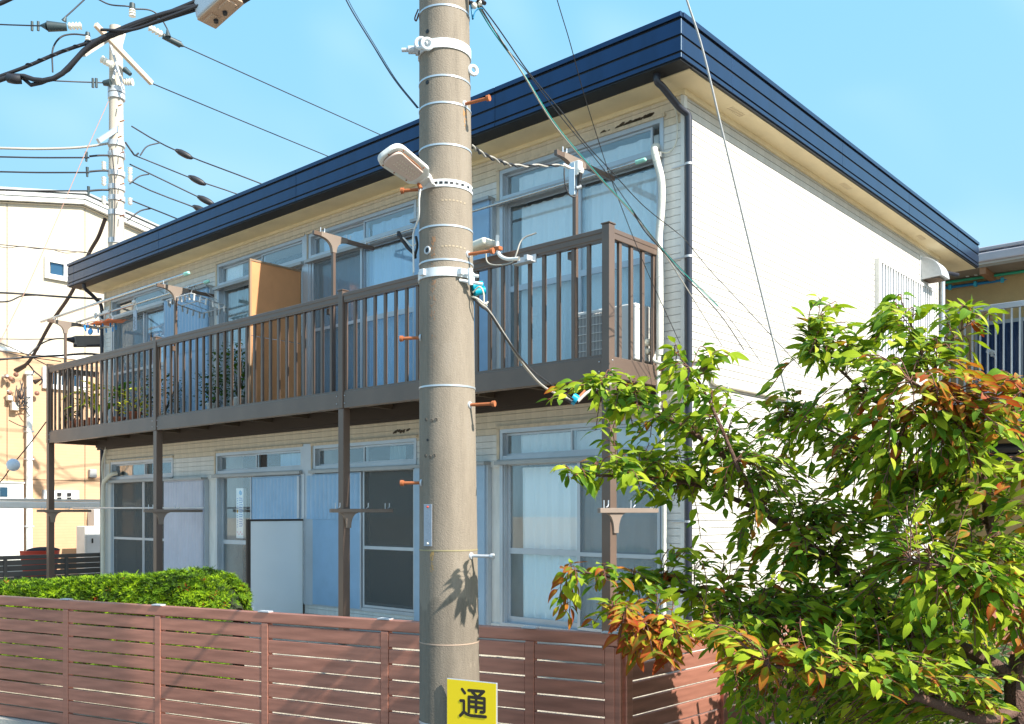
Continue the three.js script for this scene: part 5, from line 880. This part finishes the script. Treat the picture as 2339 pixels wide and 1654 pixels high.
// ------------------------------------------------------------------ tiled house behind, at the right
{
  const z = -11, t = thing('house', 'ochre two-storey house with blue tiled roof behind the right end of the apartment house', 'house', V(3, 0, z));
  part('wall', [B(-6, 9, 0, 6.2, z - 7, z)], mat([0.50, 0.34, 0.15], 0.85, { bump: rough, bumpScale: 0.004 }), t);
  const rf = sub('roof', t);
  part('soffit', [B(-6.6, 9.6, 6.02, 6.07, z - 0.1, z + 0.72)], mat([0.3, 0.24, 0.18], 0.8), rf);
  part('gutter', [RB(-6.7, 9.7, 6.10, 6.27, z + 0.70, z + 0.80, 0.03), RB(-6.7, 9.7, 6.30, 6.37, z + 0.66, z + 0.78, 0.02)], mat([0.46, 0.42, 0.44], 0.4), rf);
  part('rafter', Array.from({ length: 8 }, (_, i) => B(-6 + i * 2, -5.9 + i * 2, 5.9, 6.02, z + 0.01, z + 0.7)), mat([0.35, 0.17, 0.08], 0.8), rf);
  const tm = mat([0.10, 0.20, 0.36], 0.3, { map: null });
  for (let row = 0; row < 2; row++) for (let i = 0; i < 26; i++) { const x = -2 + i * 0.28; const g = new THREE.CylinderGeometry(0.16, 0.16, 0.34, 10, 1, true, -0.9, 1.8).rotateX(Math.PI / 2); part('roof_tile', [g.translate(0, -0.12, 0).rotateX(0.3).translate(x, 6.48 + row * 0.07, z + 0.70 - row * 0.27)], tm, rf); }
  part('roof_slope', [bar(V(1.5, 6.38, z + 0.6), V(1.5, 6.9, z - 3.5), 16.2, 0.06)], tm, rf);
  // upper window and veranda
  const wd = sub('window', t);
  part('frame', [B(-0.25, 2.9, 3.4, 5.15, z + 0.001, z + 0.05)], M.aluDull, wd); for (let i = 0; i < 4; i++) part('pane', [B(-0.2 + i * 0.77, 0.5 + i * 0.77, 3.5, 5.08, z + 0.051, z + 0.06)], mat([0.03, 0.06, 0.14], 0.05, { map: null, metal: 0.5 }), wd);
  const ve = sub('veranda', t), zr = z + 0.95;
  part('top_rail', [RB(-1.3, 6, 5.17, 5.27, zr - 0.04, zr + 0.04, 0.01)], M.alu, ve);
  for (let i = 0; i < 44; i++) part('baluster', [RB(-1.22 + i * 0.128, -1.19 + i * 0.128, 3.72, 5.17, zr - 0.02, zr + 0.02, 0.004)], M.steel, ve);
  part('bottom_rail', [RB(-1.3, 6, 3.62, 3.72, zr - 0.04, zr + 0.04, 0.01)], M.alu, ve);
  part('deck', [B(-1.3, 6, 3.5, 3.6, z + 0.001, zr + 0.05)], M.aluDull, ve);
  part('back_panel', [B(3.0, 6, 3.6, 5.1, z + 0.01, z + 0.03)], mat([0.22, 0.21, 0.22], 0.5), ve);
  part('canopy', [bar(V(2.2, 3.34, z + 0.06), V(2.2, 3.20, z + 1.25), 7, 0.03), RB(-1.3, 5.7, 3.14, 3.2, z + 1.2, z + 1.28, 0.01)], mat([0.22, 0.25, 0.30], 0.35), ve);
  part('awning_roll', [rod(V(-0.2, 2.72, z + 0.5), V(5.6, 2.72, z + 0.5), 0.11), RB(-0.2, 5.6, 2.5, 2.62, z + 0.3, z + 0.6)], M.black, ve);
}
{
  const z = -10.1; const L = (label, p0, p1, D, m, pegs, pm) => { const a = at(...p0, D), b = at(...p1, D - 0.9), t = thing('laundry_pole', label, 'laundry pole', a.clone(), 'laundry poles at the house behind'); part('pole', [rod(a, b, 0.028, 0.028, 8)], m, t); pegs.forEach(k => { const p = a.clone().lerp(b, k); part('peg', [RB(-0.03, 0.03, -0.05, 0.05, -0.035, 0.035, 0.01).translate(...p.toArray())], pm, t); }); };
  L('bright green laundry pole with white pegs under the eave of the house behind', [2150, 635], [2345, 606], 17.6, mat([0.0, 0.45, 0.32], 0.4, { map: null }), [0.32, 0.42, 0.56], M.white);
  L('darker green laundry pole, middle of three under the eave behind', [2134, 649], [2345, 619], 17.7, M.green, [], M.white);
  L('blue laundry pole, lowest of three under the eave behind', [2134, 661], [2345, 633], 17.8, mat([0.0, 0.18, 0.40], 0.4, { map: null }), [0.18, 0.46, 0.75, 0.95], mat([0.05, 0.45, 0.6], 0.5, { map: null }));
}
{
  const c = at(2286, 798, 17.6), t = thing('satellite_dish', 'blue-grey satellite dish on the veranda of the house behind', 'satellite dish', c.clone());
  const g = new THREE.SphereGeometry(0.9, 28, 8, 0, 6.284, 0, 0.34).translate(0, -0.9, 0).scale(1, 1, 1.1); g.rotateX(-Math.PI / 2 + 0.05).rotateZ(-0.35);
  const n = at(2150, 700, 15).sub(c).normalize(), ang = Math.atan2(n.x, n.z) - 0.55;
  part('dish', [g.rotateY(ang).rotateX(0.1).translate(c.x, c.y, c.z)], mat([0.34, 0.46, 0.56], 0.5, { side: THREE.DoubleSide }), t);
  part('arm', [rod(at(2300, 825, 17.5), at(2265, 812, 17.0), 0.02), rod(at(2300, 826, 17.6), at(2310, 850, 17.8), 0.025)], M.white, t);
  part('receiver', [rod(at(2257, 802, 17.0), at(2268, 806, 17.05), 0.045, 0.05, 10)], M.white, t);
}
// kitchen vent hood on the side wall near its far end
{
  const t = thing('vent_hood', 'large pale metal vent hood high on the side wall beside the grille window', 'vent hood', V(0.15, 5.2, -7.2));
  const s = new THREE.Shape(); s.moveTo(0, 0); s.lineTo(0.30, 0.02); s.quadraticCurveTo(0.27, 0.27, 0.03, 0.33); s.lineTo(0, 0.33); s.closePath();
  part('hood', [new THREE.ExtrudeGeometry(s, { depth: 0.36, bevelEnabled: true, bevelSize: 0.008, bevelThickness: 0.008, bevelSegments: 2, curveSegments: 14 }).translate(0.012, 5.2, -7.40)], M.galv, t);
  part('opening', [B(0.03, 0.27, 5.186, 5.191, -7.37, -7.07)], mat([0.16, 0.11, 0.07], 0.8), t);
  part('wall_plate', [B(0.001, 0.01, 5.16, 5.56, -7.44, -7.0)], M.white, t);
}
{
  const t = thing('standpipe', 'pair of pale vertical pipes rising at the far rear corner of the side wall', 'pipe', V(0.1, 0, -7.98));
  part('pipe', [rod(V(0.03, 0, -8.02), V(0.03, 5.4, -8.02), 0.045, 0.045, 12)], M.steel, t); part('pipe', [rod(V(-0.12, 0, -8.2), V(-0.12, 5.3, -8.2), 0.028, 0.028, 10)], M.cream, t);
  part('elbow', [tube([V(0.03, 5.38, -8.02), V(0.05, 5.48, -8.1), V(0.1, 5.55, -8.6)], 0.035, 8, 20)], M.pipe, t);
}
// small cable clips on the side wall
solo('cable_box', [RB(0.002, 0.06, 2.62, 2.78, -2.18, -2.06, 0.01)], M.galv, 'small grey cable box on the white side wall under the cream pipe', 'cable box');

// ------------------------------------------------------------------ cherry tree in the foreground at the right
{
  const r = rng(2024), base = at(2365, 1640, 4.45); base.y = 0;
  const t = thing('cherry_tree', 'cherry tree with green and partly rusty leaves filling the lower right', 'tree', base.clone());
  const bark = mat([0.12, 0.06, 0.042], 0.75, { map: rep(grain, 0.3), size: 0.25, bump: rough, bumpSize: 0.12, bumpScale: 0.006 });
  const limbs = [];
  const limb = (name, pts, r0, r1) => {
    const c = new THREE.CatmullRomCurve3(pts, false, 'centripetal'), n = 30, g = new THREE.TubeGeometry(c, n, 1, 9, false), p = g.attributes.position, q = V();
    for (let i = 0; i < p.count; i++) { const k = Math.floor(i / 10) / n; q.copy(c.getPointAt(Math.min(1, k))); const rr = (r0 + (r1 - r0) * k) * (1 + 0.12 * Math.sin(i * 1.7) * Math.sin(k * 40)); p.setXYZ(i, q.x + (p.getX(i) - q.x) * rr, q.y + (p.getY(i) - q.y) * rr, q.z + (p.getZ(i) - q.z) * rr); }
    g.computeVertexNormals(); limbs.push(c); return part(name, [g], bark, t);
  };
  const A = (...a) => P3(a);
  limb('trunk', [base.clone().add(V(0, -0.05, 0)), base.clone().add(V(0.01, 0.25, 0)), at(2330, 1600, 4.45), at(2336, 1500, 4.5)], 0.085, 0.06);
  limb('limb', A([2336, 1500, 4.5], [2345, 1400, 4.5], [2335, 1318, 4.45], [2274, 1234, 4.4], [2252, 1140, 4.35], [2235, 1045, 4.3], [2169, 961, 4.2], [2141, 917, 4.15], [2080, 870, 4.1]), 0.036, 0.008);
  limb('limb', A([2330, 1620, 4.45], [2241, 1641, 4.3], [2120, 1600, 4.15], [2030, 1574, 4.05], [1900, 1540, 4.0], [1750, 1520, 4.0]), 0.034, 0.007);
  limb('limb', A([2336, 1560, 4.45], [2200, 1480, 4.6], [2060, 1430, 4.7], [1900, 1290, 4.75], [1851, 1245, 4.75], [1751, 1173, 4.75], [1690, 1078, 4.7], [1600, 1000, 4.7], [1480, 930, 4.72], [1380, 890, 4.74]), 0.036, 0.006);
  limb('limb', A([2200, 1480, 4.6], [2100, 1450, 4.7], [1900, 1400, 4.8], [1700, 1380, 4.85], [1500, 1340, 4.85], [1300, 1300, 4.8]), 0.022, 0.005);
  limb('limb', A([1851, 1245, 4.6], [1780, 1190, 4.75], [1700, 1150, 4.9], [1600, 1110, 4.85], [1450, 1090, 4.55], [1310, 1085, 4.36]), 0.018, 0.005);
  limb('limb', A([2252, 1140, 4.35], [2150, 1090, 4.5], [2000, 1040, 4.7], [1900, 985, 4.8], [1820, 950, 4.85]), 0.016, 0.004);
  limb('limb', A([2169, 961, 4.2], [2060, 950, 4.3], [1980, 900, 4.4], [1900, 830, 4.5], [1850, 800, 4.55]), 0.014, 0.004);
  limb('limb', A([2141, 917, 4.15], [2110, 820, 4.3], [2080, 740, 4.4], [2060, 690, 4.45]), 0.012, 0.003);
  limb('limb', A([2235, 1045, 4.3], [2290, 960, 4.2], [2340, 900, 4.1], [2400, 850, 4.0]), 0.016, 0.005);
  limb('limb', A([2130, 850, 4.2], [2190, 760, 4.3], [2240, 725, 4.35]), 0.008, 0.003);
  limb('limb', A([1900, 1400, 4.8], [1750, 1420, 4.6], [1600, 1440, 4.5], [1480, 1420, 4.45], [1400, 1405, 4.45]), 0.014, 0.004);
  limb('limb', A([1690, 1078, 4.4], [1640, 960, 4.4], [1590, 860, 4.4], [1555, 820, 4.4]), 0.011, 0.003);
  limb('limb', A([2345, 1400, 4.5], [2280, 1330, 4.2], [2180, 1300, 4.0], [2080, 1280, 3.95]), 0.016, 0.004);
  limb('limb', A([2335, 1520, 4.5], [2380, 1400, 4.2], [2400, 1250, 4.1], [2390, 1100, 4.1]), 0.02, 0.006);
  // where leaves grow: [px, py, spread x, spread y, sprays, rust 0..1, metres ahead, spread]
  const Z = [
    [1330, 895, 70, 35, 7, 0, 4.72, .12], [1430, 900, 80, 50, 15, 0, 4.72, .2], [1450, 985, 110, 55, 18, 0, 4.72, .25], [1255, 905, 16, 8, 1, 0, 4.75, .03], [1560, 860, 60, 60, 10, 0, 4.5, .2], [1610, 960, 90, 70, 20, 0, 4.65, .3], [1700, 1040, 110, 70, 30, 0.02, 4.85, .35], [1570, 1070, 130, 60, 34, 0, 4.95, .35], [1540, 1130, 90, 30, 12, 0, 5.0, .2], [1430, 1085, 100, 35, 13, 0, 4.5, .2], [1325, 1095, 45, 20, 5, 0, 4.38, .08],
    [1640, 820, 35, 25, 4, 0, 4.4, .1], [1760, 905, 60, 25, 6, 0.05, 4.75, .15], [1850, 950, 90, 45, 12, 0.12, 4.75, .25], [1890, 1010, 120, 60, 18, 0.12, 4.7, .3], [1880, 700, 35, 25, 5, 0, 4.5, .12], [1890, 745, 50, 30, 8, 0, 4.5, .15], [1960, 780, 80, 50, 15, 0, 4.45, .2], [2090, 740, 100, 50, 17, 0, 4.35, .25], [2230, 725, 50, 25, 5, 0.02, 4.3, .1], [2050, 850, 120, 60, 20, 0.03, 4.3, .25], [1880, 820, 60, 30, 9, 0, 4.5, .2], [2170, 830, 80, 40, 11, 0.08, 4.2, .2], [2310, 868, 50, 14, 4, 0.2, 4.1, .1],
    [2230, 905, 120, 50, 20, 0.88, 4.05, .2], [2160, 965, 110, 50, 16, 0.4, 4.1, .2], [2310, 960, 60, 60, 12, 0.35, 4.0, .2], [2020, 960, 110, 50, 16, 0.15, 4.4, .3], [2270, 1060, 90, 70, 18, 0.08, 4.2, .3], [2110, 1060, 120, 60, 20, 0.1, 4.3, .3], [1980, 1100, 120, 60, 20, 0.08, 4.55, .3], [2210, 1160, 110, 70, 18, 0.1, 4.2, .3], [2310, 1180, 60, 90, 14, 0.08, 4.1, .25],
    [1830, 1110, 120, 60, 22, 0.02, 4.6, .3], [1720, 1130, 110, 50, 16, 0.02, 4.6, .3], [1940, 1190, 130, 60, 22, 0.02, 4.6, .35], [2080, 1190, 110, 60, 18, 0.05, 4.4, .3], [1620, 1260, 100, 30, 13, 0.06, 4.7, .25], [1760, 1290, 130, 45, 30, 0.03, 4.85, .3], [1900, 1290, 140, 60, 28, 0.02, 4.6, .35], [2050, 1290, 140, 70, 28, 0.02, 4.4, .35], [2200, 1290, 120, 70, 24, 0.05, 4.2, .35], [2310, 1310, 60, 80, 14, 0.05, 4.1, .25],
    [1450, 1320, 90, 28, 10, 0.28, 4.75, .2], [1340, 1320, 60, 22, 5, 0.3, 4.75, .15], [1560, 1360, 130, 40, 20, 0.08, 4.75, .3], [1400, 1405, 90, 25, 8, 0.4, 4.6, .2], [1310, 1395, 40, 18, 3, 0.6, 4.7, .1], [1720, 1390, 140, 50, 46, 0.05, 4.86, .28], [1690, 1450, 80, 40, 18, 0.0, 5.0, .2], [1880, 1400, 150, 60, 48, 0.03, 4.6, .4], [2040, 1400, 150, 70, 46, 0.03, 4.45, .4], [2190, 1410, 130, 70, 32, 0.05, 4.25, .35], [2300, 1430, 70, 60, 10, 0.25, 4.1, .25],
    [1470, 1440, 80, 25, 10, 0.9, 4.35, .12], [1500, 1490, 90, 30, 13, 1.0, 4.3, .15], [1640, 1465, 110, 45, 18, 0.2, 4.3, .2], [1770, 1510, 110, 45, 18, 0.6, 4.1, .2], [1880, 1510, 90, 45, 14, 0.2, 4.05, .2], [1990, 1540, 90, 50, 16, 0.08, 4.0, .2], [2110, 1540, 90, 60, 12, 0.06, 4.0, .2], [1820, 1590, 110, 40, 16, 0.08, 4.4, .3], [1960, 1620, 120, 40, 18, 0.03, 4.5, .3], [2120, 1630, 120, 40, 16, 0.03, 4.5, .3], [2270, 1560, 70, 70, 10, 0.25, 4.05, .2], [1720, 1590, 60, 40, 7, 0.15, 4.35, .2],
    [2410, 1050, 60, 120, 14, 0.1, 4.2, .3], [2420, 1350, 80, 200, 34, 0.05, 4.2, .4], [1990, 1190, 110, 50, 26, 0.02, 4.5, .25], [2090, 1110, 100, 50, 24, 0.05, 4.38, .25], [2180, 1040, 90, 45, 18, 0.08, 4.28, .2], [1880, 1490, 190, 50, 40, 0.0, 4.9, .3], [2080, 1500, 170, 60, 40, 0.0, 4.8, .3], [1900, 1640, 200, 30, 34, 0.0, 4.6, .3], [2140, 1630, 180, 40, 34, 0.0, 4.5, .3], [1740, 1640, 60, 30, 8, 0.05, 4.5, .2],
  ];
  const near = (p) => { let best = 1e9, q = null; for (const c of limbs) for (let k = 1; k <= 14; k++) { const s = c.getPoint(k / 14), d = s.distanceToSquared(p); if (d < best) { best = d; q = s; } } return q; };
  // a palette of leaf blades, shared
  const lit = (r0) => { const d = [0.33, 0.46, 0.016], b = [0.14, 0.29, 0.016], y = [0.55, 0.63, 0.035]; const a = r0 < 0.5 ? d : r0 < 0.78 ? b : y; return a; };
  const kinds = [];
  for (let k = 0; k < 30; k++) {
    const rust = k >= 18 ? (k >= 24 ? 2 : 1) : 0, c = lit(k % 6 / 6), L = 0.062 + 0.028 * ((k * 7) % 5) / 4, W = L * (0.36 + 0.10 * ((k * 3) % 4) / 3), red = k % 2 ? [0.50, 0.06, 0.016] : [0.60, 0.17, 0.022];
    kinds.push(leafGeo(L, W, 0.10 + 0.42 * ((k * 5) % 7) / 6, 0.16 + 0.30 * ((k * 11) % 5) / 4, (tt, s) => { let m = rust === 0 ? 0 : rust === 1 ? Math.min(1, 0.75 * s * s + 0.9 * tt * tt * tt) : Math.min(1, 0.55 + 0.45 * s + 0.3 * tt); const sh2 = 1.12 - 0.25 * tt; return [0, 1, 2].map(i => (c[i] * (1 - m) + red[i] * m) * sh2); }, 6, ((k * 13) % 7 / 6 - 0.5) * 1.5));
  }
  const twigs = [], petioles = [], leaves = [];
  const addLeaf = (p, dir, rust) => {
    const rr = r(), kind = rr < rust ? (r() < 0.6 ? 24 + Math.floor(r() * 6) : 18 + Math.floor(r() * 6)) : rr < rust * 1.7 + 0.012 ? 18 + Math.floor(r() * 6) : Math.floor(r() * 18);
    const o = new THREE.Object3D(), x = dir.clone().normalize(), up = V((r() - 0.5) * 1.2 + 0.4, 0.95, (r() - 0.5) * 1.2).normalize(), zz = x.clone().cross(up).normalize(), yy = zz.clone().cross(x).normalize();
    o.matrix.makeBasis(x, yy, zz); const s = 0.78 + 0.5 * r(); o.matrix.scale(V(s, s, s)); o.matrix.setPosition(p);
    leaves.push({ k: kind, m: o.matrix.clone(), d: p.distanceTo(CAM) / s });
  };
  for (const [px, py, sx, sy, n, rust, D, sd] of Z) for (let i = 0; i < n; i++) {
    const a = r() * 6.283, q = Math.sqrt(r()), tip = at(px + Math.cos(a) * q * sx, py + Math.sin(a) * q * sy, D + (r() - 0.5) * 2 * sd), root = near(tip);
    const out = tip.clone().sub(root), L = out.length(); out.normalize();
    const start = L > 0.42 ? tip.clone().addScaledVector(out, -0.42).lerp(root, 0.3) : root.clone(), mid = start.clone().lerp(tip, 0.55).add(V((r() - 0.5) * 0.05, 0.03 + 0.04 * r(), (r() - 0.5) * 0.05));
    const c = new THREE.CatmullRomCurve3([root.clone().lerp(start, L > 0.42 ? 0 : 1), start, mid, tip]); const c2 = new THREE.CatmullRomCurve3(L > 0.42 ? [root, start, mid, tip] : [start, mid, tip]);
    twigs.push(new THREE.TubeGeometry(c2, 8, 0.0026, 4, false));
    const m = 8 + Math.floor(r() * 4), tl = Math.min(1, 0.34 / Math.max(0.05, c2.getLength()));
    for (let j = 0; j < m; j++) {
      const k = 1 - tl * (j / m) , p = c2.getPointAt(Math.max(0, Math.min(1, k))), tan = c2.getTangentAt(Math.max(0, Math.min(1, k))); tan.y *= 0.3; tan.normalize();
      const side = V(-tan.z, 0, tan.x).normalize().multiplyScalar(j % 2 ? 1 : -1);
      const dir = tan.clone().multiplyScalar(0.55 + 0.5 * r()).addScaledVector(side, 0.45 + 0.5 * r()).add(V((r() - 0.5) * 0.5, 0.12 - 0.62 * r() * r() - 0.05 * r(), (r() - 0.5) * 0.5)).normalize();
      const s = p.clone().addScaledVector(dir, 0.014 + 0.008 * r()); petioles.push(rod(p, s, 0.0011, 0.0011, 4, true)); addLeaf(s, dir, rust * 0.62);
    }
  }
  part('twigs', twigs, mat([0.15, 0.07, 0.05], 0.8, { map: null }), t).userData.kind = 'stuff';
  part('petioles', petioles, mat([0.35, 0.10, 0.05], 0.7, { map: null }), t).userData.kind = 'stuff';
  leaves.sort((a, b) => a.d - b.d);
  const lm = LM;
  leaves.slice(0, 290).forEach(l => { const m = new THREE.Mesh(kinds[l.k], lm); m.name = 'leaf'; const M4 = l.m.clone(); M4.setPosition(V().setFromMatrixPosition(l.m).sub(base)); M4.decompose(m.position, m.quaternion, m.scale); m.castShadow = m.receiveShadow = true; t.add(m); });
  part('foliage', leaves.slice(290).map(l => kinds[l.k].clone().applyMatrix4(l.m)), lm, t, true).userData.kind = 'stuff';
  console.log('leaves', leaves.length);
}
// big-leaved plant in the shade behind the tree
{
  const c = at(2160, 1500, 5.6); c.y = 0; const t = thing('broad_leaved_plant', 'plant with big round light green leaves in the shade behind the cherry tree', 'plant', c.clone()), r = rng(41), Ls = [], S = [];
  const g0 = (s, k) => leafGeo(0.34 * s, 0.30 * s, 0.35, 0.12, (tt, e) => [0.10 * k, 0.26 * k, 0.02 * k], 7);
  for (const [px, py, s] of [[2150, 1470, 0.9], [2185, 1530, 1.15], [2120, 1525, 0.8], [2090, 1480, 0.7], [2230, 1490, 0.8], [2165, 1590, 0.9], [2060, 1560, 0.7], [2260, 1580, 0.7], [1985, 1500, 0.7]]) { const p = at(px, py, 5.6 + (r() - 0.5) * 0.4); S.push(tube([V(c.x + (r() - 0.5) * 0.2, 0, c.z), V(p.x, p.y * 0.6, p.z), p], 0.007, 5, 10)); Ls.push(place(g0(s, 0.8 + 0.5 * r()), p, 0, r() * 6.28, 0.25 - 0.6 * r())); }
  part('stem', S, mat([0.1, 0.2, 0.04], 0.7, { map: null }), t); Ls.forEach(g => part('leaf', [g], LM, t, true));
}
// undergrowth, and a dark shrub added and sized to shade the side fence
{
  const c = V(2.75, -0.13, 1.95), t = thing('added_shrub', 'dark evergreen shrub added under the cherry tree to shade the side fence', 'shrub', c.clone()), r = rng(90), Ls = [], S = [];
  for (let i = 0; i < 16; i++) { const a = r() * 6.28; S.push(tube([c.clone().add(V((r() - 0.5) * 0.5, 0, (r() - 0.5) * 1.6)), c.clone().add(V(Math.cos(a) * 0.3, 0.6, Math.sin(a) * 0.8)), c.clone().add(V(Math.cos(a) * 0.5, 1.1, Math.sin(a) * 1.0))], 0.012, 5, 10)); }
  const shade = [0, 1, 2, 3].map(k => leafGeo(0.075, 0.034, 0.2 + 0.12 * k, 0.2, (tt) => { const q = 0.7 + 0.2 * k; return [0.055 * q, 0.13 * q, 0.02 * q]; }, 3));
  for (let i = 0; i < 4200; i++) { const u = r() * 6.283, w = Math.acos(Math.pow(r(), 0.7)), q = 0.72 + 0.3 * r(), p = c.clone().add(V(0.62 * Math.cos(u) * Math.sin(w) * q, 0.1 + 1.28 * Math.cos(w) * q, 1.25 * Math.sin(u) * Math.sin(w) * q)); Ls.push(place(shade[i % 4].clone(), p, (r() - 0.5) * 0.6, r() * 6.28, r() * 1.3 - 0.4, 0.7 + 0.7 * r())); }
  for (let i = 0; i < 1500; i++) { const p = V(1.9 + 2.6 * r(), -0.12 + 0.42 * Math.pow(r(), 1.2), 0.6 + 3.2 * r()); Ls.push(place(shade[i % 4].clone(), p, (r() - 0.5) * 0.6, r() * 6.28, r() * 1.2 - 0.3, 0.6 + 0.6 * r())); }
  part('stem', S, mat([0.12, 0.08, 0.05], 0.9), t); part('foliage', Ls, LM, t, true).userData.kind = 'stuff';
}
// paper pack standing in the ground-floor window, printed with upright blue strokes
{
  const t = thing('paper_pack', 'white packet with blue and pink print standing inside the ground-floor window', 'packet', V(-7.97, 1.17, -0.1));
  const cv = document.createElement('canvas'); cv.width = 64; cv.height = 256; const x = cv.getContext('2d'); x.fillStyle = '#eef0f2'; x.fillRect(0, 0, 64, 256); x.fillStyle = '#1f9ad6'; x.beginPath(); x.ellipse(38, 24, 14, 12, 0.5, 0, 7); x.fill();
  const r = rng(4); x.strokeStyle = '#2456b0'; x.lineWidth = 3.2; for (let i = 0; i < 13; i++) { const y = 50 + i * 12; x.beginPath(); x.moveTo(26, y); x.lineTo(54, y + (r() - 0.5) * 5); if (i % 2) x.lineTo(54, y + 8); x.stroke(); x.beginPath(); x.moveTo(6, y + 4); x.lineTo(16, y + 4 + (r() - 0.5) * 6); x.stroke(); }
  x.fillStyle = '#e06a9a'; for (let i = 0; i < 4; i++) x.fillRect(8 + i * 13, 222 + (i % 2) * 10, 8, 6); x.fillStyle = '#f0b020'; x.fillRect(6, 110, 10, 18);
  const tx = new THREE.CanvasTexture(cv); tx.colorSpace = THREE.SRGBColorSpace;
  const g = new THREE.PlaneGeometry(0.2, 0.78).translate(-7.97, 1.57, -0.088);
  part('box', [B(-8.07, -7.87, 1.18, 1.96, -0.14, -0.09)], M.white, t); part('print', [g], new THREE.MeshStandardMaterial({ map: tx, roughness: 0.6 }), t, true);
}
renderer.render(scene, camera);
